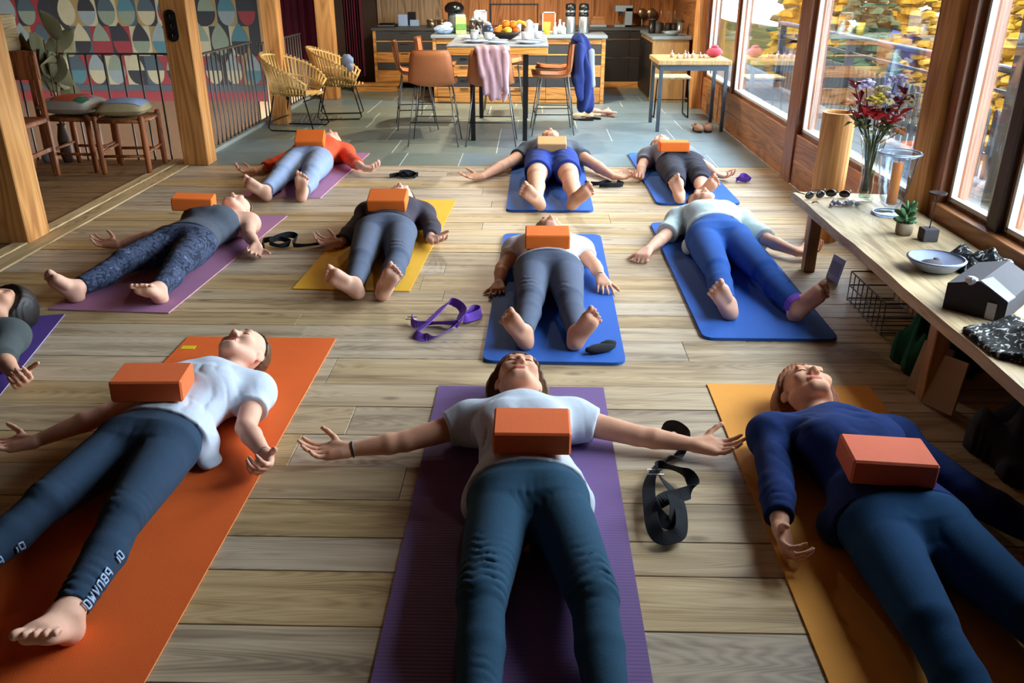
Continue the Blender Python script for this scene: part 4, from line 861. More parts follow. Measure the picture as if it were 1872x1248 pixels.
strap('black yoga strap heaped beside the front purple mat', STRAP_D, (.47, 2.20, 0),
      [(.009, .386, .02), (.021, .386, .045), (.051, .378, .045), (.076, .349, .02), (.022, .218, .02), (-.032, .163, .045), (-.078, .085, .04), (-.099, .006, .04), (-.108, -.098, .04), (-.112, -.184, .04), (-.098, -.224, .03), (-.068, -.228, .03), (-.034, -.205, .035), (-.021, -.124, .045), (-.024, -.045, .05), (-.051, .029, .055), (-.064, .086, .06), (-.031, .108, .055), (.027, .088, .045), (.044, .042, .04), (.03, -.006, .04), (-.007, -.043, .05), (-.055, -.068, .055), (-.098, -.112, .05), (-.082, -.154, .04), (-.052, -.165, .035), (-.035, -.124, .05), (-.039, -.068, .065)],
      lean=[(0, .3, 1), (.2, .2, 1), (.3, 0, 1), (.5, 0, .8), (1, 0, .3), (.9, .3, .5), (.9, 0, .6), (1, 0, .5), (1, 0, .5), (.9, .2, .6), (.5, .8, .6), (0, 1, .5), (-.6, .6, .6), (-1, .1, .5), (-1, .1, .5), (-.7, .5, .5), (-.2, .6, .8), (0, -.6, .8), (.5, -.6, .7), (1, 0, .7), (.5, .8, .5), (.2, 1, .4), (.2, 1, .4), (.5, .6, .7), (-.2, 1, .5), (-.6, .6, .7), (-1, 0, .5), (-1, 0, .4)], w=.021, buckle=(-.075, .05, .07))
strap('black yoga strap by the hand of the person on the yellow mat', STRAP_D, (-1.40, 4.75, 0),
      [(-.16, -.06, .03), (-.19, .02, .04), (-.10, .05, .045), (-.03, .02, .03), (-.08, -.04, .03), (-.14, -.02, .05), (-.06, .08, .06), (.0, .07, .05), (.0, -.02, .03), (.1, .0, .025), (.18, .08, .025), (.24, .14, .03), (.26, .09, .03)],
      lean=[(0, 0, 1), (.4, 0, 1), (0, -.6, 1), (.4, 0, 1), (0, -.7, .8), (.2, -.2, 1), (0, .3, 1), (.4, 0, 1), (0, -.5, 1), (-.2, -1, .6), (-.4, -.9, .6), (0, 0, 1), (0, 0, 1)])
strap('black yoga strap near the hand of the person in the coral top', STRAP_D, (-1.03, 6.65, 0),
      [(-.10, -.03, .015), (-.02, .03, .02), (.05, .0, .025), (.0, -.03, .02), (-.03, .02, .03), (.04, .05, .03), (.11, -.02, .02), (.08, -.05, .015), (.02, -.01, .03), (.12, .03, .015)], lean=[(0, 0, 1), (.4, -.4, 1), (.3, 0, 1), (0, -.5, 1), (.3, 0, 1), (0, .4, 1), (.4, 0, 1), (0, -1, .5), (.3, 0, 1), (0, 0, 1)])
strap('black yoga strap under the arm of the person in blue shorts', STRAP_D, (.55, 6.36, 0),
      [(-.14, .06, .015), (-.05, .02, .02), (.02, .05, .025), (.05, -.01, .02), (-.03, -.03, .02), (.03, -.05, .025), (.11, -.02, .02), (.15, .02, .015), (.10, .03, .03)], lean=[(0, 0, 1), (0, -.6, 1), (.3, 0, 1), (.4, 0, 1), (0, -.6, 1), (0, -.3, 1), (.3, 0, 1), (.2, 0, 1), (0, 0, 1)])
strap('purple yoga strap in the hand of the person at the back right', STRAP_P, (1.64, 6.56, 0),
      [(-.05, -.03, .02), (.0, .02, .03), (.05, .0, .03), (.03, -.04, .02), (-.03, -.03, .035), (.02, .02, .045), (.06, -.03, .02)], lean=[(0, 0, 1), (.4, -.4, 1), (.3, 0, 1), (0, -.5, 1), (.3, 0, 1), (0, .4, 1), (.4, 0, 1)])
# strap buckled round the ankle of the person in blue leggings, its end running up beside the leg
a0 = PPL['G']['J']['anr']; kk = PPL['G']['J']['knr']; dleg = Vector(nrm(a0-kk)); ctr = Vector(a0)+dleg*.0; u_ = dleg.orthogonal().normalized(); w_ = dleg.cross(u_)
ring = [ctr+(u_*math.cos(t)+w_*math.sin(t))*.055 for t in [2*math.pi*i/14 for i in range(15)]]
st_ = thing('yoga_strap', 'purple yoga strap buckled round the ankle of the person in blue leggings', 'strap', (a0[0], a0[1], 0), group='yoga straps')
q = MB(); ribbon(q, [tuple(p-Vector((a0[0], a0[1], 0))) for p in ring], .025, lean=[tuple(dleg)]*15, n=2); q.build('loop', STRAP_P, st_)
q = MB(); ribbon(q, [(.01, .05, .11), (.04, .15, .05), (.06, .28, .03), (.05, .38, .05), (.08, .42, .03)], .019, lean=[(1, 0, .3), (1, 0, .6), (.6, 0, 1), (.3, .2, 1), (0, 0, 1)]); q.build('loose_end', STRAP_P, st_)
# dropped black sock on the middle blue mat
t = thing('sock', 'dropped black sock beside the foot on the middle blue mat', 'sock', (.30, 3.28, PAD_T+.001), R(25)); b = MB(); b.blob((0, 0, .016), (.075, .032, .016), n=12, m=8, rnd=.08, rng=rng); b.build('foot_part', STRAP_D, t, smooth=True); b = MB(); b.blob((.05, .02, .018), (.04, .026, .016), n=10, m=6, rnd=.1, rng=rng); b.build('cuff', STRAP_D, t, smooth=True)
# ------------------------------------------------------------------ left side: textile, railings, stools, chairs
TXC = [M('felt_cream', srgb(118, 110, 86)), M('felt_sage', srgb(82, 88, 72)), M('felt_teal', srgb(42, 74, 78)), M('felt_red', srgb(92, 22, 26)), M('felt_black', srgb(20, 19, 22)), M('felt_grey', srgb(88, 94, 92)), M('felt_ochre', srgb(100, 82, 46)), M('felt_slate', srgb(40, 50, 54))]
tx = thing('wall_textile', 'patchwork wall hanging of drop-shaped felt pieces with dark red band', 'wall hanging', (-5.2, 10.40, .24))
MB().box((-1.3, -.004, 0), (2.0, .01, 1.68)).build('backing', TXC[4], tx); MB().box((-1.3, -.012, -.17), (2.0, .006, -.05)).build('red_band', TXC[3], tx); MB().box((-1.3, -.010, -.05), (2.0, .006, .02)).build('dark_band', TXC[7], tx)
rt = random.Random(3); cw = .235; rh = .165
pcache = {}
def flatpoly(pts, ci, d, ox, oz, key):
    k = (key, ci)
    if k not in pcache:
        b = MB(); n = len(pts); b.add([(x, -d, z) for x, z in pts]+[(x, -.004, z) for x, z in pts], [list(range(n))]+[(i, (i+n), (i+1) % n+n, (i+1) % n) for i in range(n)]); pcache[k] = b.mesh('felt_piece', TXC[ci])
    o = bpy.data.objects.new('felt_piece', pcache[k]); COL.objects.link(o); o.parent = tx; o.location = (ox, 0, oz)
w = cw*.43; up = [(w*(1-(i/8)**1.7), rh*1.25*(i/8)) for i in range(9)]; up = up+[(-x, z) for x, z in up[::-1][1:]]
dn = [(w*math.cos(t), -rh*.95*math.sin(t)) for t in [math.pi*i/10 for i in range(11)]][::-1]
for r_ in range(5):
    z0 = .02+r_*rh*2; off = (r_ % 2)*cw/2
    for c in range(-1, 15):
        xc = -1.3+off+c*cw+cw/2
        if xc-cw/2 < -1.31 or xc+cw/2 > 2.01: continue
        for k in range(2): flatpoly([(0, 0), (cw/2, 0), (cw/2, 2*rh), (0, 2*rh)], rt.choice((0, 3, 4, 3, 4, 6, 3, 7)), .007, xc-cw/2+k*cw/2, z0, 'bg')
        ca, cb = rt.choice((0, 1, 2, 4, 5, 7)), rt.choice((3, 2, 4, 0, 5, 1))
        flatpoly(dn, cb, .012, xc, z0+rh, 'dn'); flatpoly(up, ca, .012, xc, z0+rh, 'up')
CURT = fabric('dark_red_curtain', srgb(74, 22, 34))
def curtain(label, x0, x1, y_, z0, z1):
    t = thing('curtain', label, 'curtain', ((x0+x1)/2, y_, z0)); b = MB(); n = 40; hw = (x1-x0)/2
    pts = [(-hw+2*hw*i/n, .03*math.sin(i*1.15)+.012*math.sin(i*2.7)) for i in range(n+1)]; pl = pts+[(x, y+.006) for x, y in pts[::-1]]
    b.prism(pl, 0, z1-z0); b.build('drape', CURT, t); MB().box((-hw, -.03, z1-z0-.03), (hw, .035, z1-z0)).build('heading', CURT, t)
curtain('dark red curtain hanging behind the slim post', -3.32, -2.56, 11.45, .45, 2.7); curtain('dark red curtain beside the pale kitchen wall', -2.52, -2.28, 11.9, .2, 2.7)
IRON = M('grey_iron', srgb(92, 88, 84), rough=.5, metal=.5, var=.1); WIRE = M('black_wire', srgb(26, 26, 28), rough=.4, metal=.6, var=.05)
def railing(label, a, b, n, zt, flat=True, bar=.0085):
    a = Vector(a); b = Vector(b); t = thing('stair_railing', label, 'railing', a); d = b-a
    q = MB(); q.box((0, -.022, -.006), (d.length, .022, .006)); q.v = [tuple(Matrix.Rotation(math.atan2(d.y, d.x), 3, 'Z') @ Vector(v)+Vector((0, 0, zt))) for v in q.v]; q.build('handrail', IRON, t)
    me = MB().cyl((0, 0, 0), (0, 0, zt), bar, n=8).mesh('baluster', IRON, True)
    for i in range(n+1):
        o = bpy.data.objects.new('baluster', me); COL.objects.link(o); o.parent = t; o.location = d*(i/n)
    return t
railing('iron stair railing beside the slate floor', (-2.91, 7.36, -.02), (-2.91, 9.08, -.02), 15, .86); railing('iron stair railing beyond the slim post', (-2.91, 9.36, -.02), (-2.91, 11.05, -.02), 15, .82)
railing('iron stair railing behind the rush stools', (-4.9, 7.26, -.02), (-2.98, 7.26, -.02), 13, .90)
W_CHAIR = WOOD('red_brown_turned_wood', (srgb(104, 56, 28), srgb(146, 84, 46), srgb(166, 100, 58)), axis=2, scale=1.5, rough=.45, tint=.08, bump=.1, grain=.4)
RUSH = M('woven_rush', srgb(150, 112, 66), rough=.8, var=.3, vs=60, bump=.6, bs=90)
def stool(label, loc, rz, w=.36, h=.44):
    t = thing('stool', label, 'stool', loc, rz, group='turned wooden stools'); hw = w/2
    for sx in (-1, 1):
        for sy in (-1, 1): MB().lathe([(.017, 0), (.022, .05), (.025, h*.5), (.021, h*.8), (.024, h), (.018, h+.02)], (sx*hw, sy*hw, 0), n=10).build('leg', W_CHAIR, t, smooth=True)
    for sx in (-1, 1): MB().cyl((sx*hw, -hw, h*.38), (sx*hw, hw, h*.42), .012, n=8).build('stretcher', W_CHAIR, t, smooth=True); MB().cyl((sx*hw, -hw, h-.02), (sx*hw, hw, h-.02), .017, n=8).build('seat_rail', W_CHAIR, t, smooth=True)
    for sy in (-1, 1): MB().cyl((-hw, sy*hw, h*.33), (hw, sy*hw, h*.33), .012, n=8).build('stretcher', W_CHAIR, t, smooth=True); MB().cyl((-hw, sy*hw, h-.02), (hw, sy*hw, h-.02), .017, n=8).build('seat_rail', W_CHAIR, t, smooth=True)
    MB().box((-hw, -hw, h-.035), (hw, hw, h-.005), ch=.012).build('seat', RUSH, t); return t
stool('wooden stool with a pale blue cushion beside the timber post', (-3.28, 6.88, 0), R(3)); stool('wooden stool with a patterned cushion', (-3.72, 6.96, 0), R(-4))
def cushion(label, loc, rz, s, mt, parts=()):
    t = thing('cushion', label, 'cushion', loc, rz, group='cushions on the stools'); b = MB(); n = 14
    def f(u, v): return s[2]*(1-abs(u)**3.2)**.6*(1-abs(v)**3.2)**.6
    for sg in (1, -1):
        base = len(b.v)
        for i in range(n+1):
            for j in range(n+1): u, v = -1+2*i/n, -1+2*j/n; k = 1-.06*(abs(u)*abs(v)); b.v.append((u*s[0]*k, v*s[1]*k, s[2]*.7+sg*f(u, v)*(1 if sg > 0 else .7)))
        for i in range(n):
            for j in range(n): a = base+i*(n+1)+j; q = (a, a+n+1, a+n+2, a+1); b.f.append(q if sg > 0 else q[::-1]); b.mi.append(0)
    b.build('cover', mt, t, smooth=True)
    for (nm, u0, u1, v0, v1, m_) in parts:
        b = MB(); n2 = 6
        for i in range(n2+1):
            for j in range(n2+1): u, v = u0+(u1-u0)*i/n2, v0+(v1-v0)*j/n2; b.v.append((u*s[0], v*s[1], s[2]*.7+f(u, v)+.004))
        for i in range(n2):
            for j in range(n2): a = i*(n2+1)+j; b.f.append((a, a+n2+1, a+n2+2, a+1)); b.mi.append(0)
        b.build(nm, m_, t, smooth=True)
PALE = fabric('pale_linen', srgb(176, 172, 158)); BLUEC = fabric('pale_blue_cotton', srgb(150, 170, 204)); ORC = fabric('orange_cotton', srgb(206, 90, 46)); GRN = fabric('green_cotton', srgb(50, 110, 74)); PINK = fabric('pink_cotton', srgb(206, 96, 110))
cushion('pale blue and cream cushion on the stool by the post', (-3.28, 6.88, .442), .1, (.19, .19, .075), fabric('cream_linen', srgb(176, 160, 120)), (('blue_stripe', -.6, .9, -.72, .75, BLUEC),))
cushion('cushion with orange, green and pink patches on the other stool', (-3.73, 6.96, .442), -.15, (.24, .20, .085), PALE, (('orange_patch', -.35, .42, -.78, .45, ORC), ('green_patch', .45, .8, -.75, -.3, GRN), ('pink_patch', .5, .72, -.2, .1, PINK), ('white_patch', -.9, -.45, -.8, -.2, WHITE)))
# chair with a broad board back behind the near post
t = thing('board_back_chair', 'wooden chair with a broad board back behind the near post', 'chair', (-4.04, 6.64, 0), R(184)); hw = .22
b = MB(); b.box((-.25, -.015, .74), (.25, .015, .95), ch=.006); b.build('backrest', W_CHAIR, t)
for sx in (-1, 1): MB().box((sx*hw-.02, -.02, 0), (sx*hw+.02, .02, .92), ch=.004).build('back_post', W_CHAIR, t); MB().box((sx*hw-.02, .38, 0), (sx*hw+.02, .42, .44), ch=.004).build('leg', W_CHAIR, t)
MB().box((-.24, -.02, .42), (.24, .43, .46), ch=.008).build('seat', W_CHAIR, t)
for sx in (-1, 1): MB().box((sx*hw-.01, 0, .2), (sx*hw+.01, .4, .23)).build('stretcher', W_CHAIR, t)
t = thing('folded_cloth', 'blue and white cloth on the board back chair', 'cloth', (-4.06, 6.42, .462)); b = MB(); b.blob((0, 0, .06), (.14, .10, .06), n=14, m=8, rnd=.12, rng=rng); b.build('fold', fabric('blue_white_check', srgb(150, 166, 206), var=.5, vs=40), t, smooth=True); b = MB(); b.blob((-.03, -.02, .12), (.1, .07, .03), n=12, m=6, rnd=.15, rng=rng); b.build('fold', WHITE, t, smooth=True)
# rack with rolled papers on a side table
t = thing('side_table', 'dark side table carrying a wooden rack at the left edge', 'table', (-4.42, 7.06, 0)); MB().box((-.28, -.16, .88), (.30, .16, .92), ch=.004).build('top', W_CHAIR, t)
for sx in (-1, 1):
    for sy in (-1, 1): MB().box((sx*.25-.02, sy*.13-.02, 0), (sx*.25+.02, sy*.13+.02, .88)).build('leg', W_CHAIR, t)
t = thing('paper_rack', 'small wooden rack holding pale paper rolls', 'rack', (-4.38, 7.05, .921), R(-4))
for (a, b_) in (((-.2, -.1, 0), (.2, .1, .02)), ((-.2, -.1, .25), (.2, .1, .27))): MB().box(a, b_, ch=.003).build('shelf', W_PALE, t)
for sx in (-1, 1): MB().box((sx*.19-.015, -.1, .02), (sx*.19+.015, .1, .25)).build('side_panel', W_PALE, t)
MB().box((-.175, .085, .02), (.175, .098, .25)).build('back_panel', W_CHAIR, t)
for i in range(4): o = MB().cyl((-.125+i*.085, -.04, .022), (-.13+i*.085, -.02, .235), .026, n=12).build('paper_roll', M('rolled_paper', srgb(150, 138, 110), var=.1), loc=(-4.38, 7.05, .921), smooth=False); tag(o, ('leftmost', 'second', 'third', 'rightmost')[i]+' pale paper roll in the wooden rack', 'paper roll', 'paper rolls in the rack')
# dried foliage in a floor vase before the textile
t = thing('dried_plant', 'tall dried plant with broad olive leaves before the wall hanging', 'plant', (-4.22, 7.5, -2.5)) if False else thing('dried_plant', 'dried plant with broad olive leaves before the wall hanging', 'plant', (-4.0, 7.18, 0))
POT = M('brown_pot', srgb(80, 60, 48), rough=.6); MB().lathe([(.035, 0), (.05, .05), (.052, .2), (.03, .3), (.035, .32)], n=16).build('vase', POT, t, smooth=True)
DLEAF = M('dried_leaf', srgb(128, 124, 92), rough=.9, var=.2, vs=12)
lm = MB(); nl = 7
for i in range(nl+1):
    u = i/nl; w = .085*math.sin(math.pi*min(1, u*.9+.1))**.8; lm.v += [(-w, .03*math.sin(u*3), .3*u), (0, -.02+.03*math.sin(u*3), .3*u), (w, .03*math.sin(u*3), .3*u)]
for i in range(nl): a = i*3; lm.f += [(a, a+1, a+4, a+3), (a+1, a+2, a+5, a+4)]; lm.mi += [0, 0]
lmesh = lm.mesh('leaf', DLEAF, True); rl = random.Random(11)
for i in range(15):
    a = rl.uniform(0, 6.28); zz = rl.uniform(.45, 1.0); r_ = rl.uniform(.02, .16)
    o = bpy.data.objects.new('leaf', lmesh); COL.objects.link(o); o.parent = t; o.location = (r_*math.cos(a), r_*math.sin(a), zz); o.rotation_euler = (rl.uniform(-1.1, .8), rl.uniform(-.9, .9), a); o.scale = (rl.uniform(.7, 1.2),)*3
b = MB()
for i in range(6): a = i*1.05; b.tube([(0, 0, .25), (.03*math.cos(a), .03*math.sin(a), .6), (.12*math.cos(a), .12*math.sin(a), 1.0)], .006, n=6)
b.build('stems', M('dried_stem', srgb(96, 84, 58)), t, smooth=True)
for i, (x, y_, r_, lb) in enumerate(((-4.52, 7.12, .055, 'round white pot on the floor at the far left'), (-4.33, 7.13, .05, 'second white pot on the floor behind the stools'), (-4.17, 7.16, .045, 'small grey pot on the floor nearest the stools'))):
    t = thing('pot', lb, 'pot', (x, y_, 0), group='small pots on the floor'); MB().lathe([(r_*.6, 0), (r_, r_*.7), (r_*.95, r_*1.4), (r_*.7, r_*1.9), (r_*.75, r_*2.1), (r_*.6, r_*2.1), (r_*.55, r_*1.7)], n=16).build('body', M('chalk_glaze', srgb(196, 192, 180)) if i < 2 else M('grey_glaze', srgb(120, 124, 122)), t, smooth=True); MB().lathe([(r_*.66, r_*2.0), (r_*.76, r_*2.05), (r_*.76, r_*2.15), (r_*.66, r_*2.15)], n=16, cap=False).build('rim', M('chalk_glaze', srgb(196, 192, 180)), t, smooth=True)
# rattan chairs
RATTAN = M('rattan_cane', srgb(220, 182, 116), rough=.55, var=.25, vs=30, tint=.15)
def rattan(label, loc, rz):
    t = thing('rattan_chair', label, 'chair', loc, rz, group='rattan armchairs'); n = 38
    st_m = MB().cyl((0, 0, 0), (0, 0, 1), .012, n=6).mesh('cane', RATTAN, True)
    for i in range(n):
        a = R(-128+256*i/(n-1)); k = math.cos(a/1.45)   # arc open to +x
        p0 = Vector((-.24*math.cos(a)+.02, .25*math.sin(a), .36)); top = .46+.30*max(0, k)**.8; p1 = Vector((-.34*math.cos(a)+.02, .36*math.sin(a), top)); d = p1-p0
        o = bpy.data.objects.new('cane', st_m); COL.objects.link(o); o.parent = t; o.location = p0; o.rotation_euler = d.to_track_quat('Z', 'Y').to_euler(); o.scale = (1, 1, d.length)
    for f_ in (.12, .45, .92):
        pts = []
        for i in range(n):
            a = R(-128+256*i/(n-1)); k = math.cos(a/1.45); p0 = Vector((-.24*math.cos(a)+.02, .25*math.sin(a), .36)); p1 = Vector((-.34*math.cos(a)+.02, .36*math.sin(a), .46+.30*max(0, k)**.8)); pts.append(p0+(p1-p0)*f_)
        b = MB(); b.tube(pts, .011, n=6); b.build('rim', RATTAN, t, smooth=True)
    for i in range(13): x = -.22+i*.04; h_ = math.sqrt(max(.002, .06-(x+.0)**2*.8)); MB().cyl((x, -h_, .36), (x, h_, .36), .011, n=6).build('seat_cane', RATTAN, t, smooth=True)
    for sy in (-1, 1):
        b = MB(); b.tube([(-.16, sy*.2, .35), (-.24, sy*.22, .03), (-.21, sy*.22, .008), (.21, sy*.22, .008), (.24, sy*.22, .03), (.16, sy*.2, .35)], .007, n=6); b.build('sled_leg', WIRE, t, smooth=True)
    for x in (-.2, .16): b = MB(); b.tube([(x, -.215, .30 if x > 0 else .10), (x, .215, .30 if x > 0 else .10)], .006, n=6); b.build('cross_wire', WIRE, t, smooth=True)
    return t
rattan('rattan armchair on wire legs in front of the slim timber post', (-2.44, 8.92, 0), R(-8)); rattan('rattan armchair behind the other one with a blue cloth on it', (-2.16, 9.68, 0), R(8))
t = thing('cloth', 'crumpled pale blue cloth on the arm of the rear rattan chair', 'cloth', (-1.99, 9.42, .575)); b = MB(); b.blob((0, 0, .05), (.07, .06, .07), n=12, m=8, rnd=.14, rng=rng); b.build('bundle', BLUEC, t, smooth=True); b = MB(); b.blob((.02, -.03, -.01), (.05, .04, .05), n=10, m=6, rnd=.16, rng=rng); b.build('corner', BLUEC, t, smooth=True)

# ------------------------------------------------------------------ kitchen
W_KIT = WOOD('honey_drawer_front', (srgb(164, 108, 50), srgb(202, 144, 78), srgb(216, 162, 96)), axis=0, scale=1.2, rough=.5, tint=.08, bump=.1, grain=.5)
KDARK = M('slate_drawer_front', srgb(62, 64, 66), rough=.55, var=.15, vs=8); KTOP = M('blue_grey_worktop', srgb(140, 156, 164), rough=.35, spec=.5, var=.12, vs=10); KTOPD = M('dark_worktop', srgb(70, 76, 78), rough=.35, spec=.5, var=.12, vs=10); KBLACK = M('black_cabinet', srgb(44, 40, 38), rough=.5, var=.15)
def cabinet(name, label, x0, x1, y0, y1, zt, cols, rows, top, kick=.0, topover=.02):
    t = thing(name, label, 'cabinet', ((x0+x1)/2, y0, 0)); hw = (x1-x0)/2; dp = y1-y0
    MB().box((-hw, .02, kick), (hw, dp, zt-.035)).build('body', W_KIT, t); cw_ = 2*hw/cols
    MB().box((-hw, 0, kick), (-hw+.04, .02, zt-.035)).build('stile', W_KIT, t); MB().box((hw-.045, 0, kick), (hw, .02, zt-.035)).build('stile', W_KIT, t)
    for c in range(cols):
        xa = -hw+.042+c*(2*hw-.087)/cols; xb = xa+(2*hw-.087)/cols-.004
        for (za, zb, m_) in rows:
            d_ = MB().box((xa, .0 if m_ is W_KIT else .006, za), (xb, .02, zb), ch=.002).build('drawer', m_, t)
            if zb-za > .07: MB().box(((xa+xb)/2-.05, -.010, zb-.02), ((xa+xb)/2+.05, .0, zb-.012)).build('handle', KDARK, d_)
    tp = MB().box((x0-topover, y0-topover, zt-.033), (x1+topover, y1, zt), ch=.003).build('worktop', top); tag(tp, {'kitchen_island': 'blue grey worktop of the kitchen island behind the dining table', 'kitchen_counter': 'dark worktop of the counter along the pale back wall', 'kitchen_unit': 'dark worktop of the black units in the back corner'}[name], 'worktop')
    return t
cabinet('kitchen_island', 'kitchen island with alternating slate and honey wood drawers', -1.22, .88, 10.78, 11.5, .80, 3, [(.70, .755, W_KIT), (.59, .695, KDARK), (.57, .585, W_KIT), (.46, .565, KDARK), (.32, .455, W_KIT), (.20, .315, KDARK), (.01, .195, W_KIT)], KTOP)
cabinet('kitchen_counter', 'counter with slate and honey wood drawers along the pale back wall', -2.20, -.55, 12.2, 12.95, .80, 2, [(.64, .755, KDARK), (.62, .635, W_KIT), (.49, .615, KDARK), (.35, .485, W_KIT), (.25, .345, KDARK), (.09, .245, W_KIT)], KTOPD, kick=.08)
cabinet('kitchen_unit', 'black kitchen units in the dark back corner', -.5, 1.98, 12.3, 12.95, .80, 4, [(.66, .755, KBLACK), (.42, .65, KBLACK), (.1, .41, KBLACK)], KTOPD)
t = thing('wooden_step', 'low honey-coloured wooden step by the back counter', 'step', (-2.15, 11.98, 0)); MB().box((-.32, -.1, .07), (.32, .1, .10), ch=.003).build('tread', W_KIT, t); MB().box((-.30, -.09, 0), (.30, -.07, .07)).build('riser', W_KIT, t); MB().box((-.30, .07, 0), (.30, .09, .07)).build('riser', W_KIT, t)
t = thing('side_counter', 'pale wooden end of the counter along the window wall', 'cabinet', (1.72, 10.95, 0)); MB().box((-.24, 0, 0), (.20, 1.3, .74), ch=.004).build('body', WOOD('pale_panel', (srgb(168, 132, 84), srgb(200, 166, 114)), axis=2, scale=1, tint=.05, bump=.1), t); MB().box((-.26, -.02, .742), (.22, 1.3, .78), ch=.004).build('top', KTOP, t); MB().box((-.262, .1, .05), (-.242, 1.2, .7)).build('door', KBLACK, t)
# things on the counters
STEEL = M('brushed_steel', srgb(176, 182, 186), rough=.3, metal=.85, var=.08); WCER = M('white_ceramic', srgb(214, 218, 222), rough=.3, spec=.5, var=.04); BCER = M('blue_white_ceramic', srgb(150, 172, 206), rough=.3, spec=.5, var=.15, vs=40); CLEAR = GLASS('clear_glass', (.9, .94, .95), 1.2)
def lathe_thing(name, label, cat, loc, parts, n=18, group=None, extra=None):
    t = thing(name, label, cat, loc, group=group)
    for nm, prof, m_ in parts: MB().lathe(prof, n=n, cap=nm != 'rim').build(nm, m_, t, smooth=True)
    if extra:
        for nm, b, m_ in extra: b.build(nm, m_, t, smooth=True)
    return t
IZ = .801
lathe_thing('water_urn', 'tall grey urn with rounded black lid on the island', 'urn', (-.98, 11.2, IZ), [('body', [(.085, 0), (.09, .02), (.085, .2), (.08, .24)], M('grey_enamel', srgb(96, 104, 104), rough=.4)), ('lid', [(.11, .24), (.125, .27), (.12, .31), (.08, .35), (.03, .365)], M('black_gloss', srgb(14, 14, 16)))], extra=[('tap', MB().cyl((0, -.09, .04), (0, -.14, .03), .012, n=8), STEEL)])
def boxthing(name, label, cat, loc, parts, rz=0, group=None):
    t = thing(name, label, cat, loc, rz, group)
    for nm, a, b_, m_ in parts: MB().box(a, b_, ch=.004).build(nm, m_, t)
    return t
boxthing('food_carton', 'green and white food carton on the island', 'carton', (-.89, 10.98, IZ), [('box', (-.065, -.04, 0), (.065, .04, .2), M('green_print', srgb(150, 176, 110), var=.5, vs=20)), ('label_band', (-.067, -.043, .05), (.067, -.03, .12), M('leaf_print', srgb(92, 140, 66), var=.4, vs=25)), ('top_fold', (-.06, -.012, .2), (.06, .012, .225), WCER)], rz=.2)
t = thing('bread_bag', 'crumpled white and blue paper bag on the island', 'bag', (-1.10, 10.98, IZ)); b = MB(); b.blob((0, 0, .055), (.12, .08, .055), n=14, m=8, rnd=.12, rng=rng); b.build('body', BCER, t); b = MB(); b.blob((.05, .0, .10), (.06, .05, .04), n=10, m=6, rnd=.15, rng=rng); b.build('top_fold', WCER, t)
for i, (x, y_, h_, lb) in enumerate(((-.74, 10.98, .16, 'dark cafetiere on the island beside the green carton'), (-.66, 11.05, .14, 'second dark cafetiere beside the wire stand'))):
    lathe_thing('cafetiere', lb, 'coffee pot', (x, y_, IZ), [('glass', [(.042, 0), (.045, .01), (.045, h_)], M('coffee_glass', srgb(48, 40, 34), rough=.15, spec=.6)), ('lid', [(.048, h_), (.048, h_+.012), (.012, h_+.025), (.008, h_+.05)], STEEL)], extra=[('handle', MB().tube([(.045, 0, h_*.9), (.08, 0, h_*.85), (.08, 0, h_*.3), (.045, 0, h_*.2)], .006, n=6), BLACK)])
t = thing('wire_stand', 'tall black metal bar frame standing on the island', 'stand', (-.235, 11.3, IZ)); b = MB()
b.tube([(-.30, 0, 0), (-.30, 0, .33)], .012, n=6); b.build('upright', BLACK, t); b = MB(); b.tube([(.29, 0, 0), (.29, 0, .33)], .008, n=6); b.build('upright', BLACK, t); MB().box((-.31, -.01, .32), (.30, .01, .34)).build('bar', BLACK, t); b = MB(); b.tube([(-.30, 0, .33), (-.30, 0, .45)], .006, n=6); b.build('spike', BLACK, t); MB().box((-.34, -.05, 0), (-.26, .05, .012)).build('foot', BLACK, t); MB().box((.25, -.05, 0), (.33, .05, .012)).build('foot', BLACK, t)
for i, (x, y_, w, h_, lb) in enumerate(((-.67, 11.42, .16, .26, 'small pale framed card on the island'), (.20, 11.4, .17, .24, 'white picture frame on the island beside the yellow cup'))):
    t = thing('picture_frame', lb, 'frame', (x, y_, IZ)); 
    for a, b_ in (((-w/2, -.008, 0), (-w/2+.014, .008, h_)), ((w/2-.014, -.008, 0), (w/2, .008, h_)), ((-w/2, -.008, h_-.014), (w/2, .008, h_)), ((-w/2, -.008, 0), (w/2, .008, .014))): MB().box(a, b_).build('frame_bar', WCER, t)
    if i == 0: MB().box((-w/2+.014, 0, .014), (w/2-.014, .004, h_-.014)).build('card', M('pale_card', srgb(186, 186, 200)), t)
    else: MB().box((-w/2+.014, .002, .014), (w/2-.014, .005, h_-.014)).build('card', M('orange_card', srgb(176, 106, 56)), t)
for i, (x, lb) in enumerate(((.46, 'left steel airpot with black top on the island'), (.625, 'right steel airpot with black top on the island'))):
    lathe_thing('airpot', lb, 'flask', (x, 11.15, IZ), [('body', [(.06, 0), (.064, .01), (.064, .19), (.058, .2)], STEEL), ('neck', [(.06, .2), (.062, .215), (.06, .24)], BLACK), ('band', [(.058, .24), (.06, .27)], STEEL), ('pump_top', [(.06, .27), (.064, .3), (.055, .34), (.02, .35)], BLACK)], extra=[('spout', MB().cyl((0, -.05, .28), (0, -.1, .275), .012, n=8), BLACK)])
YEL = M('yellow_plastic', srgb(232, 200, 70), rough=.4)
lathe_thing('yellow_cup', 'yellow tumbler on the island', 'cup', (.165, 10.95, IZ), [('wall', [(.036, 0), (.05, .14), (.047, .14), (.034, .006)], YEL), ('rim', [(.047, .138), (.052, .141), (.047, .144)], YEL)])
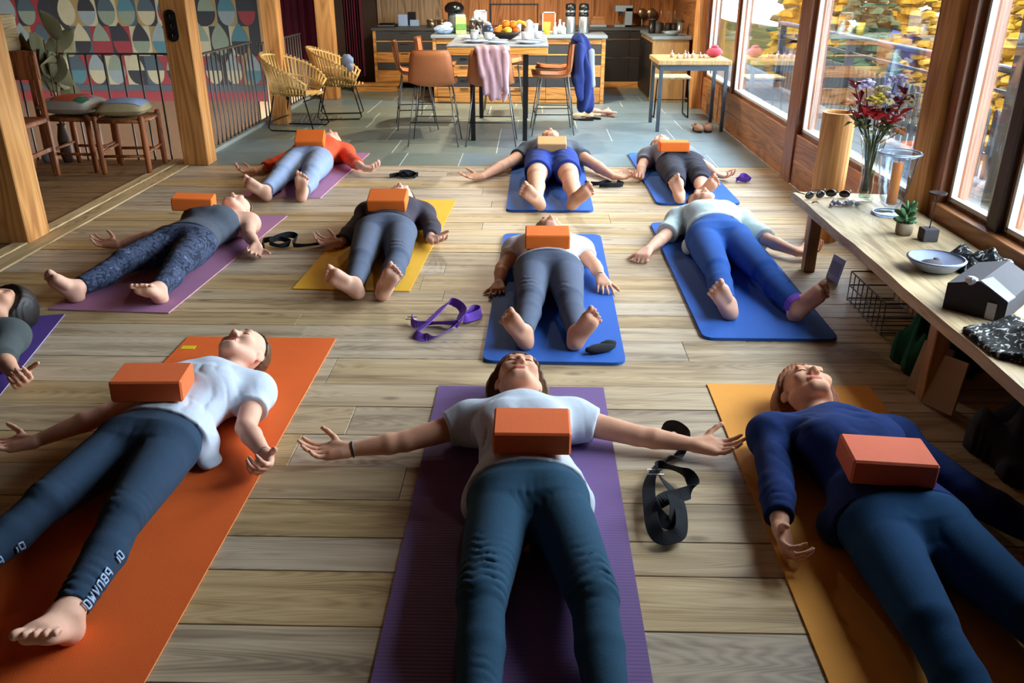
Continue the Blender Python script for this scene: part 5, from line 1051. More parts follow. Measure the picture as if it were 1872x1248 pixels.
for i, (x, y_, h_, lb) in enumerate(((.27, 11.0, .12, 'clear bottle next to the yellow cup'), (.33, 11.08, .15, 'slim clear bottle left of the airpots'), (.375, 11.0, .12, 'short clear bottle left of the airpots'))):
    lathe_thing('bottle', lb, 'bottle', (x, y_, IZ), [('body', [(.028, 0), (.03, .01), (.03, h_*.6), (.012, h_*.8), (.012, h_)], M('frosted_glass', srgb(190, 202, 210), rough=.2, spec=.6, var=.1)), ('cap', [(.014, h_), (.014, h_+.015)], WCER)])
DZ = .881
# dining table
W_TAB = WOOD('golden_table_wood', (srgb(184, 124, 50), srgb(222, 164, 82), srgb(232, 180, 100)), axis=0, scale=1.1, rough=.4, spec=.4, tint=.05, bump=.1, grain=.5)
t = thing('dining_table', 'tall dining table with thick wooden top and black steel legs', 'table', (-.33, 8.95, 0))
MB().box((-.47, -.74, .80), (.47, .78, .865), ch=.005).build('tabletop', W_TAB, t)
for x in (-.24, .26):
    for y_ in (-.68, .70): MB().box((x-.022, y_-.022, 0), (x+.022, y_+.022, .80)).build('leg', BLACK, t)
    MB().box((x-.015, -.66, .76), (x+.015, .68, .80)).build('rail', BLACK, t)
t2 = MB().box((-.475, -.745, .866), (.475, .785, .878), ch=.003).build('table_runner', fabric('grey_print_cloth', srgb(158, 166, 172), var=.35, vs=18), loc=(-.33, 8.95, 0)); tag(t2, 'grey patterned cloth covering the tall dining table', 'tablecloth')
BOWLW = M('dark_bowl_wood', srgb(60, 46, 38), rough=.5); FR = [M('orange_peel', srgb(236, 140, 36), rough=.5, bump=.2, bs=200), M('lemon_peel', srgb(238, 206, 60), rough=.5, bump=.2, bs=200), M('apple_skin', srgb(214, 110, 50), rough=.4), M('banana_skin', srgb(232, 194, 70), rough=.5)]
lathe_thing('fruit_bowl', 'dark wooden bowl heaped with fruit on the dining table', 'bowl', (-.27, 8.95, DZ), [('wall', [(.05, 0), (.11, .03), (.15, .075), (.142, .075), (.1, .035), (.04, .012)], BOWLW), ('foot', [(.05, 0), (.055, .006), (.05, .01)], BOWLW)], n=24)
fi = 0
for (x, y_, z_, k, lb) in ((-.08, -.06, .085, 0, 'orange at the left front of the fruit bowl'), (.02, -.09, .09, 1, 'lemon at the front of the fruit bowl'), (.10, -.03, .085, 2, 'red-yellow apple at the right of the fruit bowl'), (-.05, .05, .10, 1, 'lemon at the back of the fruit bowl'), (.05, .06, .10, 0, 'orange at the back of the fruit bowl'), (.0, -.01, .145, 0, 'orange on top of the fruit bowl'), (.07, -.0, .14, 0, 'second orange on top of the fruit bowl')):
    q = thing('fruit', lb, 'fruit', (-.27+x, 8.95+y_, DZ+z_), group='fruit in the bowl'); b = MB(); b.blob((0, 0, 0), (.042, .042, .039 if k != 1 else .034), n=12, m=8); b.build('flesh', FR[k], q, smooth=True); b = MB(); b.cyl((0, 0, .034), (0, 0, .042), .004, n=6); b.build('stalk', BARK, q)
q = thing('bananas', 'small bunch of bananas on the fruit bowl', 'fruit', (-.19, 8.99, DZ+.12), group='fruit in the bowl')
for i in range(3): b = MB(); b.tube([(0, i*.02-.02, .02), (.05, i*.024-.02, .045), (.10, i*.028-.03, .03), (.13, i*.03-.03, -.005)], [.008, .017, .016, .007], n=8); b.build('banana', FR[3], q, smooth=True)
def cup(lb, x, y_, z_, m_, s=1.0): lathe_thing('cup', lb, 'cup', (x, y_, z_), [('wall', [(.024*s, 0), (.038*s, .02*s), (.042*s, .075*s), (.039*s, .075*s), (.034*s, .02*s), (.01*s, .008*s)], m_)], group='cups on the dining table', extra=[('handle', MB().tube([(.04*s, 0, .06*s), (.062*s, 0, .055*s), (.062*s, 0, .03*s), (.038*s, 0, .02*s)], .005*s, n=6), m_)])
cup('white cup at the left end of the dining table', -.60, 9.2, DZ, WCER); cup('blue and white cup behind the plates', -.50, 9.5, DZ, BCER); cup('white cup stacked right of the fruit bowl', -.07, 8.75, DZ, WCER, 1.1); cup('white cup at the right end of the table', .05, 9.0, DZ, WCER); cup('pale cup behind the fruit bowl', -.30, 9.45, DZ, BCER); cup('white cup in the middle of the table', -.44, 8.8, DZ, WCER)
lathe_thing('milk_jug', 'white jug standing right of the fruit bowl', 'jug', (-.04, 8.98, DZ), [('body', [(.04, 0), (.055, .03), (.05, .09), (.034, .13), (.042, .16), (.038, .16), (.03, .13)], WCER), ('lid', [(.036, .15), (.03, .17), (.008, .185)], WCER)], extra=[('handle', MB().tube([(.04, 0, .14), (.08, 0, .12), (.08, 0, .06), (.052, 0, .04)], .006, n=6), WCER)])
lathe_thing('teapot', 'dark blue and white teapot behind the plates', 'teapot', (-.47, 9.28, DZ), [('body', [(.04, 0), (.065, .04), (.06, .09), (.035, .12)], M('blue_glaze', srgb(74, 88, 118), rough=.25, spec=.6, var=.3, vs=30)), ('lid', [(.038, .12), (.03, .135), (.01, .15)], WCER)], extra=[('spout', MB().tube([(-.05, 0, .04), (-.09, 0, .07), (-.11, 0, .11)], [.014, .01, .008], n=8), WCER)])
for i, (x, y_, r_, lb) in enumerate(((-.55, 8.55, .12, 'large pale plate at the left front of the table'), (-.34, 8.42, .11, 'pale plate at the front of the table'), (-.05, 8.45, .12, 'pale plate at the right front of the table'), (-.62, 8.92, .1, 'small pale plate at the left of the table'), (.03, 8.68, .09, 'saucer at the right of the table'), (-.33, 8.66, .09, 'saucer in front of the fruit bowl'))):
    lathe_thing('plate', lb, 'plate', (x, y_, DZ), [('dish', [(r_*.55, 0), (r_*.6, .004), (r_, .016), (r_*.98, .019), (r_*.58, .008)], WCER), ('rim', [(r_*.98, .017), (r_*1.01, .019), (r_*.98, .021)], BCER)], n=24, group='plates on the dining table')
for i, (x, y_, h_, lb) in enumerate(((-.16, 9.55, .13, 'clear tumbler at the back of the dining table'), (.02, 9.5, .12, 'clear tumbler at the back right of the table'), (-.58, 8.7, .08, 'low glass on the left of the table'))):
    lathe_thing('tumbler', lb, 'glass', (x, y_, DZ), [('wall', [(.028, 0), (.036, h_), (.033, h_), (.026, .008)], M('frosted_glass', srgb(190, 202, 210))), ('rim', [(.032, h_-.001), (.037, h_+.001), (.032, h_+.003)], WCER)])
# back counter things
CZ = .801
boxthing('coffee_grinder', 'pale blue boxy appliance with a black hopper on the back counter', 'appliance', (-1.72, 12.55, CZ), [('body', (-.16, -.08, 0), (-.03, .08, .16), BCER), ('motor', (.0, -.06, 0), (.12, .06, .09), BCER), ('hopper', (-.03, -.05, .02), (.08, .05, .19), BLACK), ('base', (-.17, -.09, -.0), (.13, .09, .012), STEEL)])
boxthing('gas_hob', 'small black hob at the end of the back counter', 'hob', (-2.05, 12.55, CZ), [('plate', (-.13, -.12, 0), (.13, .12, .03), BLACK), ('grid', (-.1, -.1, .03), (.1, .1, .045), WIRE), ('knob_strip', (-.12, -.128, .005), (.12, -.118, .025), STEEL)])
for i, (x, lb) in enumerate(((-1.42, 'left steel pan on the back counter'), (-1.28, 'right steel pan on the back counter'))): lathe_thing('pan', lb, 'pan', (x, 12.5, CZ), [('body', [(.06, 0), (.065, .01), (.065, .09), (.06, .09), (.058, .012)], M('copper_steel', srgb(140, 116, 92), rough=.3, metal=.8)), ('rim', [(.062, .088), (.068, .091), (.062, .094)], STEEL)], extra=[('handle', MB().cyl((.06, 0, .08), (.15, 0, .09), .008, n=6), STEEL)])
boxthing('bread_box', 'bread in a tray on the dark back counter', 'bread', (.90, 12.55, CZ), [('tray', (-.12, -.08, 0), (.12, .08, .035), STEEL), ('loaf', (-.10, -.06, .035), (.10, .06, .10), M('bread_crust', srgb(170, 116, 70), rough=.8, var=.3)), ('second_loaf', (-.08, -.05, .1), (.09, .05, .14), M('bread_crust', srgb(170, 116, 70)))])
boxthing('coffee_machine', 'blue grey coffee machine on the dark back counter', 'coffee machine', (1.25, 12.55, CZ), [('column', (.02, -.1, 0), (.12, .1, .25), KTOP), ('head', (-.12, -.1, .2), (.12, .1, .28), KTOP), ('tray', (-.12, -.1, 0), (.12, .1, .03), KTOP), ('group_head', (-.07, -.05, .15), (-.01, .02, .2), BLACK)])
for i, x in enumerate((1.55, 1.68)):
    q = thing('hanging_pan', ('left', 'right')[i]+' round brown pan leaning on the back wall', 'pan', (x, 12.86, CZ)); b = MB(); b.lathe([(.065, 0), (.07, .012), (.062, .02)], n=18); b.v = [(x_, -z_, y_+.16) for x_, y_, z_ in b.v]; b.build('disc', M('copper_steel', srgb(140, 116, 92)), q, smooth=True); b = MB(); b.cyl((0, -.01, .09), (0, -.03, .0), .009, n=6); b.build('handle', BLACK, q)
for i, x in enumerate((1.70, 1.80, 1.88)): lathe_thing('utensil_jar', ('left dark', 'middle dark', 'right dark')[i]+' jar of kitchen tools in the back corner', 'jar', (x, 12.0, .781), [('body', [(.035, 0), (.04, .01), (.04, .1), (.036, .1)], KBLACK), ('tool', [(.006, .08), (.006, .2), (.012, .22), (.004, .26)], STEEL)])
lathe_thing('steel_bowl', 'shallow blue grey bowl on the pale counter end', 'bowl', (1.72, 11.1, .781), [('wall', [(.06, 0), (.12, .05), (.115, .05), (.05, .006)], KTOP), ('rim', [(.113, .048), (.123, .051), (.113, .054)], STEEL)])
for i, (x, h_, m_) in enumerate(((1.52, .16, BLACK), (1.6, .12, KDARK), (1.88, .14, STEEL))): lathe_thing('canister', ('tall black', 'short grey', 'steel')[i]+' canister on the counter by the window wall', 'canister', (x, 11.5, .781), [('body', [(.04, 0), (.042, .01), (.042, h_)], m_), ('lid', [(.044, h_), (.044, h_+.012), (.012, h_+.02)], KDARK)])
# leather bar chairs
LEATH = M('tan_leather', srgb(186, 116, 72), rough=.45, spec=.4, var=.18, vs=7, bump=.15, bs=60); LEATH_E = M('leather_piping', srgb(120, 72, 44), rough=.5)
def barchair():
    t = thing('bar_chair', 'x', 'chair', (0, 0, 0), group='tan leather bar chairs round the dining table')
    # one moulded shell: seat sweeps up into the back; back faces -y, sitter faces +y
    prof = [(.20, .560, .205), (.10, .545, .215), (-.05, .540, .215), (-.13, .552, .212), (-.175, .60, .208), (-.195, .70, .198), (-.205, .80, .185), (-.210, .855, .165)]
    b = MB(); n = 8
    for lay in (0, 1):
        for (y_, z_, w) in prof:
            for i in range(n+1):
                u = -1+2*i/n; cv = .035*abs(u)**2.5; k = (z_-.54)/.32; yy = y_+cv*min(1, k*2.5); zz = z_+cv*(1-min(1, k*2)); off = .016*lay
                b.v.append((u*w, yy-off*min(1, k*3), zz-off*(1-min(1, k*3))))
    m = len(prof); 
    for lay in (0, 1):
        for j in range(m-1):
            for i in range(n): a = lay*m*(n+1)+j*(n+1)+i; q = (a, a+1, a+n+2, a+n+1); b.f.append(q[::-1] if lay == 0 else q); b.mi.append(0)
    N0 = m*(n+1); edge = [i for i in range(n+1)]+[j*(n+1)+n for j in range(1, m)]+[(m-1)*(n+1)+i for i in range(n-1, -1, -1)]+[j*(n+1) for j in range(m-2, 0, -1)]
    for i in range(len(edge)): a, c = edge[i], edge[(i+1) % len(edge)]; b.f.append((a, c, c+N0, a+N0)); b.mi.append(0)
    b.build('shell', LEATH, t, smooth=True)
    e = MB(); e.tube([b.v[i] for i in edge], .006, n=5, closed=True); e.build('piping', LEATH_E, t, smooth=True)
    for sx in (-1, 1):
        for sy in (-1, 1): q = MB(); q.tube([(sx*.16, sy*.13, .535), (sx*.235, sy*.21, 0)], .0065, n=6); q.build('leg', M('steel_rod', srgb(120, 120, 118), rough=.35, metal=.7), t, smooth=True)
        q = MB(); q.tube([(sx*.21, -.185, .20), (sx*.21, .185, .20)], .005, n=6); q.build('stretcher', WIRE, t, smooth=True)
    for sy in (-1, 1): q = MB(); q.tube([(-.205, sy*.185, .22), (.205, sy*.185, .22)], .005, n=6); q.build('footrest', WIRE, t, smooth=True)
    return t
bc = barchair(); bc.location = (-.925, 8.13, 0); bc['label'] = 'tan leather bar chair with its bare back to the mats'
for (x, y_, rz, lb) in ((-.385, 8.13, 0, 'leather bar chair with the pink cardigan over its back'), (-1.22, 9.05, R(-80), 'leather bar chair on the left side of the table'), (-1.06, 9.62, R(-90), 'leather bar chair at the far left of the table'), (.20, 8.78, R(92), 'leather bar chair at the right with the blue jacket behind it'), (.24, 9.45, R(88), 'leather bar chair at the far right of the table'), (-.33, 10.05, R(180), 'leather bar chair behind the dining table facing the mats')): dup(bc, (x, y_, 0), rz, lb)
# cardigan and jacket, modelled as draped cloth
def drape(name, label, cat, base, parts):
    t = thing(name, label, cat, base)
    for nm, prims, mt, wob in parts:
        def post(f, wob=wob):
            X = f.ax[0][:, None, None]; Y = f.ax[1][None, :, None]; Z = f.ax[2][None, None, :]
            f.d += (F32(wob[0])*np.sin((X+Y*.6)*wob[1]+2*np.sin(Z*9+wob[2]))).astype(F32)
        V, Q = run(prims, .009, post=post); mesh_obj(nm, V, Q, mt, t, base)
P = Prims(); cx_ = -.375
for i, (dx, zb, w) in enumerate(((-.10, .66, .045), (-.05, .50, .055), (.01, .46, .06), (.07, .46, .055), (.12, .56, .04))): P.cone((cx_+dx, 7.905, .86), (cx_+dx*.85, 7.885, zb), .028, w*.55, k=.03)
P.cone((cx_-.12, 7.925, .875), (cx_+.14, 7.925, .875), .026, .026, k=.03); P.cone((cx_-.08, 7.985, .87), (cx_-.05, 7.99, .70), .022, .03, k=.03); P.cone((cx_+.08, 7.985, .87), (cx_+.07, 7.99, .68), .022, .03, k=.03)
P2 = Prims(); P2.cone((cx_+.13, 7.89, .84), (cx_+.135, 7.875, .52), .028, .03, k=.02); P2.cone((cx_+.135, 7.875, .52), (cx_+.11, 7.87, .43), .026, .018, k=.02)
drape('cardigan', 'dusty pink cardigan hung over the back of a leather bar chair', 'cardigan', (cx_, 7.9, .43), [('body', P, fabric('dusty_pink_knit', srgb(196, 164, 176)), (.007, 75, 0)), ('sleeve', P2, fabric('dusty_pink_knit', srgb(196, 164, 176)), (.004, 70, 1))])
I3 = [V3(1, 0, 0), V3(0, 1, 0), V3(0, 0, 1)]
P = Prims(); jx, jy = .485, 8.78
P.ell((jx+.0, jy, .66), I3, (.095, .13, .26), k=.04); P.cone((jx+.02, jy-.05, .6), (jx+.05, jy-.06, .27), .085, .075, k=.05); P.cone((jx+.03, jy+.07, .6), (jx+.06, jy+.06, .30), .08, .07, k=.05)
P.cone((jx-.07, jy-.08, .905), (jx-.02, jy+.09, .90), .04, .04, k=.05); P.cone((jx-.09, jy, .88), (jx-.085, jy, .70), .03, .03, k=.03)
P2 = Prims(); P2.cone((jx-.02, jy-.13, .82), (jx-.035, jy-.16, .55), .05, .045, k=.03); P2.cone((jx-.035, jy-.16, .55), (jx-.02, jy-.15, .36), .043, .036, k=.03)
P3 = Prims(); P3.cone((jx+.085, jy-.06, .78), (jx+.11, jy-.07, .47), .035, .03, k=.03)
drape('jacket', 'navy blue jacket with a pale panel hung behind the right bar chair', 'jacket', (jx, jy, .2), [('body', P, fabric('navy_shell', srgb(50, 62, 116)), (.016, 48, 0)), ('sleeve', P2, fabric('navy_shell', srgb(50, 62, 116)), (.009, 52, 1)), ('pale_panel', P3, fabric('pale_grey_shell', srgb(160, 170, 190)), (.003, 60, 2))])
# small table by the window wall
TST = M('blue_grey_steel', srgb(74, 86, 96), rough=.45, metal=.5)
t = thing('small_table', 'small table with blue grey steel legs beside the windows', 'table', (1.61, 9.1, 0)); MB().box((-.37, -.34, .655), (.36, .34, .70), ch=.006).build('tabletop', WOOD('pale_panel', ()), t)
for sx in (-1, 1):
    for sy in (-1, 1): MB().box((sx*.325-.017, sy*.29-.017, 0), (sx*.325+.017, sy*.29+.017, .60)).build('leg', TST, t)
    MB().box((sx*.325-.015, -.29, .60), (sx*.325+.015, .29, .654)).build('apron', TST, t)
for sy in (-1, 1): MB().box((-.34, sy*.29-.015, .60), (.34, sy*.29+.015, .654)).build('apron', TST, t)
t = thing('wooden_stool', 'pale wooden stool on a black sled base behind the small table', 'stool', (1.55, 9.85, 0))
for i in range(5): MB().box((-.2, -.17+i*.07, .42), (.2, -.11+i*.07, .44), ch=.003).build('seat_slat', W_PALE, t)
for sx in (-1, 1): q = MB(); q.tube([(sx*.17, -.16, .42), (sx*.19, -.18, .01), (sx*.19, .18, .01), (sx*.17, .16, .42)], .008, n=6); q.build('sled_leg', WIRE, t, smooth=True)
q = MB(); q.tube([(-.19, -.17, .2), (.19, -.17, .2)], .006, n=6); q.build('cross_wire', WIRE, t)
TLC = M('blush_wax', srgb(214, 170, 150), rough=.5)
for i in range(7):
    x, y_ = 1.42+i*.055+rng.uniform(-.01, .01), 9.02+rng.uniform(-.06, .08); h_ = rng.uniform(.04, .085)
    lathe_thing('tea_light_holder', ('first', 'second', 'third', 'fourth', 'fifth', 'sixth', 'seventh')[i]+' pale little candle cup from the left on the small table', 'candle', (x, y_, .701), [('cup', [(.018, 0), (.02, h_*.5), (.016, h_*.6)], TLC), ('wick', [(.004, h_*.5), (.003, h_)], WCER)], n=10, group='candle cups on the small table')
t = thing('pink_bag', 'small pink pouch on the small table by the window frame', 'pouch', (1.86, 9.12, .701)); b = MB(); b.blob((0, 0, .05), (.08, .06, .05), n=12, m=8, rnd=.1, rng=rng); b.build('body', PINK, t, smooth=True); b = MB(); b.blob((0, 0, .1), (.04, .03, .02), n=10, m=6); b.build('neck', PINK, t, smooth=True)
# shoes on the slate
def shoe(name, label, loc, rz, up, inn, s=1.0, fuzzy=0, group='shoes on the slate floor'):
    t = thing(name, label, 'shoe', loc, rz, group); b = MB(); pts = []
    for i in range(14):
        a = 2*math.pi*i/14; x = .042*math.cos(a)*(1.0 if math.sin(a) > 0 else .85); y_ = .125*math.sin(a); pts.append((x*s, y_*s))
    b.prism(pts, 0, .018*s); b.build('sole', inn, t); b = MB(); b.blob((0, .045*s, .035*s), (.046*s, .08*s, .04*s), n=12, m=8, rnd=.05*fuzzy, rng=rng); b.build('upper', up, t, smooth=True)
    b = MB(); b.tube([(-.038*s, .0, .045*s), (-.036*s, -.08*s, .05*s), (0, -.115*s, .055*s), (.036*s, -.08*s, .05*s), (.038*s, .0, .045*s)], .012*s, n=6); b.build('collar', up, t, smooth=True); return t
CRM = fabric('cream_fleece', srgb(206, 186, 150)); BLS = fabric('blush_fleece', srgb(206, 170, 160)); DKS = fabric('dark_shoe_leather', srgb(56, 44, 40), sheen=0); TANS = fabric('tan_suede', srgb(176, 136, 110))
shoe('slipper', 'left cream slipper by the right bar chair', (.56, 9.52, .001), R(70), CRM, DKS, 1.0, 1); shoe('slipper', 'right cream slipper by the right bar chair', (.66, 9.62, .001), R(55), CRM, DKS, 1.0, 1)
shoe('slipper', 'left blush slipper near the island corner', (.76, 9.85, .001), R(40), BLS, TANS, 1.0, 1); shoe('slipper', 'right blush slipper near the island corner', (.88, 9.80, .001), R(25), BLS, TANS, 1.0, 1)
shoe('shoe', 'left brown shoe under the small table', (1.70, 8.84, .001), R(185), TANS, DKS); shoe('shoe', 'right brown shoe under the small table', (1.81, 8.85, .001), R(172), TANS, DKS)

# unseen pendant lamps, added to brighten the kitchen and the table
def pendant(label, x, y_, pw):
    t = thing('fill_lamp', label, 'lamp', (x, y_, 1.98)); MB().lathe([(.17, 0), (.16, .03), (.05, .14), (.03, .18), (.026, .18), (.045, .14), (.15, .03)], n=24, cap=False).build('shade', KBLACK, t, smooth=True); MB().cyl((0, 0, .18), (0, 0, .77), .004, n=6).build('cord', BLACK, t)
    b = MB(); b.blob((0, 0, .10), (.03, .035, .045), n=12, m=8); b.build('bulb', M('bulb_glass', srgb(255, 236, 200), emit=((1, .86, .62), 6.0)), t, smooth=True)
    ld = bpy.data.lights.new('fill_light', 'POINT'); ld.energy = pw; ld.color = (1, .84, .62); ld.shadow_soft_size = .03; lo = bpy.data.objects.new('fill_light', ld); COL.objects.link(lo); lo.location = (x, y_, 2.035)
pendant('left fill lamp added out of view above the kitchen island', -.75, 10.2, 110); pendant('right fill lamp added out of view above the kitchen island', .45, 10.2, 110); pendant('fill lamp added out of view above the near end of the dining table', -.2, 7.6, 50)
# ------------------------------------------------------------------ low bench under the near windows and what stands on it
W_BENCH = WOOD('scrubbed_bench_plank', (srgb(146, 124, 90), srgb(186, 164, 126), srgb(200, 182, 146)), axis=1, scale=1.8, rough=.6, tint=.03, bump=.25, grain=.8, ring=.22)
W_EDGE = WOOD('bench_leg_timber', (srgb(140, 100, 60), srgb(176, 134, 86)), axis=2, scale=1.2, tint=.05, bump=.1)
BZ = .401
t = thing('low_bench', 'low plank bench with a waney front edge along the near windows', 'bench', (1.68, 3.0, 0)); rb = random.Random(5)
L_ = [(-.255+.0035*math.sin(i*.9)+.002*math.sin(i*2.3), -1.75+i*(3.33/24)) for i in range(25)]
b = MB(); b.prism([(.262, -1.75), (.262, 1.52)]+L_[::-1], .355, .40); b.build('plank_top', W_BENCH, t)
for (x, y_) in ((-.16, 1.42), (.2, 1.42), (-.16, -.1), (.2, -.1), (-.16, -1.6), (.2, -1.6)): MB().box((x-.03, y_-.03, 0), (x+.03, y_+.03, .355), ch=.004).build('leg', W_EDGE, t)
MB().box((.19, -1.6, .26), (.22, 1.42, .32)).build('rail', W_EDGE, t)
# wooden tube standing on the floor behind the bench end
t = thing('wooden_column', 'upright round wooden tube standing behind the bench end', 'column', (1.775, 5.02, 0)); prof = [(.094, 0), (.092, .76), (.080, .76), (.080, .60)]
MB().lathe(prof, n=28).build('shell', W_POST, t, smooth=False); MB().lathe([(.0945, .27), (.0955, .275), (.0945, .28)], n=28, cap=False).build('groove_ring', W_RED, t); MB().lathe([(.0, .70), (.079, .70)], n=28, cap=False).build('inner_lid', KDARK, t)
# vase of flowers
VG = GLASS('vase_glass', (.86, .90, .88), 1.3)
t = thing('flower_vase', 'glass vase with a mixed red, yellow and lilac bouquet', 'vase', (1.745, 4.385, BZ))
MB().lathe([(.045, .0), (.05, .012), (.036, .05), (.032, .13), (.045, .24), (.066, .33), (.064, .33), (.043, .24), (.029, .13), (.032, .055), (.03, .018)], n=24).build('glass', VG, t, smooth=True)
MB().lathe([(.029, .02), (.031, .055), (.028, .13), (.034, .17)], n=20).build('water', GLASS('water', (.80, .86, .78), .6), t, smooth=True)
STEM = M('green_stem', srgb(74, 86, 48), rough=.7); rf = random.Random(21)
FLM = {'lilac': M('lilac_petal', srgb(190, 182, 216), rough=.7), 'yellow': M('yellow_petal', srgb(206, 190, 60), rough=.7), 'red': M('dark_red_leaf', srgb(120, 32, 38), rough=.6), 'crimson': M('crimson_petal', srgb(184, 44, 46), rough=.6), 'cream': M('cream_petal', srgb(206, 190, 150), rough=.7), 'green': M('olive_leaf', srgb(96, 96, 54), rough=.7), 'orange': M('apricot_petal', srgb(214, 150, 100), rough=.7)}
def flower(kind, tip, parent):
    st0 = (rf.uniform(-.012, .012), rf.uniform(-.012, .012), .05); b = MB(); tip = Vector(tip); b.tube([st0, (tip.x*.25, tip.y*.25, .30), tuple(tip)], .0028, n=5); b.build('stem', STEM, parent, smooth=True)
    b = MB()
    if kind in ('lilac', 'orange', 'yellow', 'cream'):
        k = {'lilac': 16, 'orange': 12, 'yellow': 22, 'cream': 20}[kind]; sp = {'lilac': .046, 'orange': .03, 'yellow': .048, 'cream': .044}[kind]
        for i in range(k):
            a = rf.uniform(0, 6.28); e = rf.uniform(-.3, 1.3); r_ = sp*rf.uniform(.5, 1); c = tip+Vector((r_*math.cos(a)*math.cos(e), r_*math.sin(a)*math.cos(e), r_*math.sin(e)*.8)); s_ = .015 if kind != 'yellow' else .012; b.blob(c, (s_*1.2, s_*1.2, s_*.55), n=6, m=4, rnd=.2, rng=rf)
    else:
        for i in range(9):
            a = i*.7+rf.uniform(-.2, .2); e = rf.uniform(-.1, .9); d = Vector((math.cos(a)*math.cos(e), math.sin(a)*math.cos(e), math.sin(e))); l = rf.uniform(.06, .10); w = Vector((-math.sin(a), math.cos(a), 0))*.015; p = tip; q = tip+d*l*.5+Vector((0, 0, .012)); r_ = tip+d*l-Vector((0, 0, .008)); n_ = len(b.v)
            b.add([p, q-w, q+w, r_], [(0, 1, 3, 2)])
    b.build({'lilac': 'lilac_bloom', 'orange': 'apricot_bloom', 'yellow': 'yellow_bloom', 'cream': 'cream_bloom', 'red': 'red_foliage', 'crimson': 'crimson_bloom', 'green': 'leaves'}[kind], FLM[kind], parent)
for kind, tip in (('lilac', (-.075, .02, .575)), ('lilac', (.07, .03, .60)), ('lilac', (.05, -.02, .52)), ('yellow', (-.03, -.02, .515)), ('yellow', (.125, .05, .505)), ('cream', (.015, -.04, .49)), ('cream', (.02, .04, .54)), ('red', (-.10, 0, .50)), ('red', (.09, -.02, .49)), ('red', (-.11, -.03, .45)), ('red', (.12, 0, .53)), ('crimson', (-.03, -.05, .42)), ('crimson', (-.08, -.04, .435)), ('crimson', (.05, -.05, .40)), ('crimson', (.09, -.03, .44)), ('red', (.02, -.05, .44)), ('red', (-.12, .03, .56)), ('green', (-.07, -.04, .37)), ('green', (.02, -.05, .36)), ('green', (-.10, 0, .40)), ('green', (.06, .02, .38)), ('orange', (-.155, .0, .49)), ('orange', (.10, -.05, .36)), ('green', (-.04, .05, .42))): flower(kind, tip, t)
# hurricane lamp with an orange candle
t = thing('hurricane_glass', 'large glass lantern with rolled rim around an orange candle', 'lantern', (1.775, 4.115, BZ))
MB().lathe([(.07, .0), (.072, .006), (.03, .02), (.026, .035), (.05, .06), (.072, .12), (.084, .22), (.094, .285), (.098, .30), (.094, .30), (.080, .22), (.068, .12), (.045, .065), (.02, .05)], n=32).build('glass', GLASS('lantern_glass', (.88, .93, .96), 1.5), t, smooth=True)
b = MB(); b.tube([(.097*math.cos(a), .097*math.sin(a), .302) for a in [2*math.pi*i/32 for i in range(32)]], .006, n=8, closed=True); b.build('rim', M('rim_glass', srgb(170, 186, 206), rough=.08, spec=.8, trans=.6), t, smooth=True)
b = MB(); b.tube([(.078*math.cos(a), .078*math.sin(a), .006) for a in [2*math.pi*i/28 for i in range(28)]], .007, n=8, closed=True); b.build('base_ring', M('rim_glass', srgb(170, 186, 206)), t, smooth=True)
t = thing('candle', 'orange pillar candle inside the glass lantern', 'candle', (1.775, 4.115, BZ+.052)); MB().lathe([(.024, 0), (.024, .20), (.02, .207), (.008, .203)], n=20).build('wax', M('orange_wax', srgb(240, 132, 52), rough=.45, sss=.3), t, smooth=True); MB().cyl((0, 0, .2), (.002, 0, .222), .0016, n=6).build('wick', BLACK, t)
# succulent
t = thing('potted_succulent', 'small succulent in a rough clay pot on the bench', 'plant', (1.705, 3.765, BZ)); MB().lathe([(.032, 0), (.037, .01), (.038, .055), (.034, .055), (.033, .045)], n=18).build('pot', M('rough_clay', srgb(150, 132, 106), rough=.9, var=.2, vs=40), t, smooth=True); MB().lathe([(.001, .047), (.033, .047)], n=14, cap=False).build('soil', BARK, t)
lf = MB(); lf.blob((0, 0, .022), (.011, .005, .022), n=8, m=6); lfm = lf.mesh('leaf', M('succulent_green', srgb(78, 118, 78), rough=.5), True)
for i in range(22):
    o = bpy.data.objects.new('leaf', lfm); COL.objects.link(o); o.parent = t; a = i*2.4; zz = .05+.075*(i/22); o.location = (.006*math.cos(a), .006*math.sin(a), zz); o.rotation_euler = (0, R(25+55*(1-i/22)), a); k = .8+.4*rf.random(); o.scale = (k, k, k*1.1)
MB().cyl((0, 0, .045), (0, 0, .12), .005, n=6).build('stem', STEM, t)
# iron candle stand on a stone cube
t = thing('candle_stand', 'thin iron candle stand rising from a dark stone block', 'candle holder', (1.775, 3.675, BZ)); MB().box((-.033, -.033, 0), (.033, .033, .055), ch=.003).build('block', M('dark_stone', srgb(74, 70, 72), rough=.8), t); MB().cyl((0, 0, .055), (.006, 0, .205), .0028, n=8).build('rod', BLACK, t); MB().lathe([(.006, .200), (.036, .206), (.038, .216), (.033, .216), (.006, .208)], (.006, 0, 0), n=20).build('dish', M('rusty_iron', srgb(60, 46, 42), rough=.6, metal=.4), t, smooth=True)
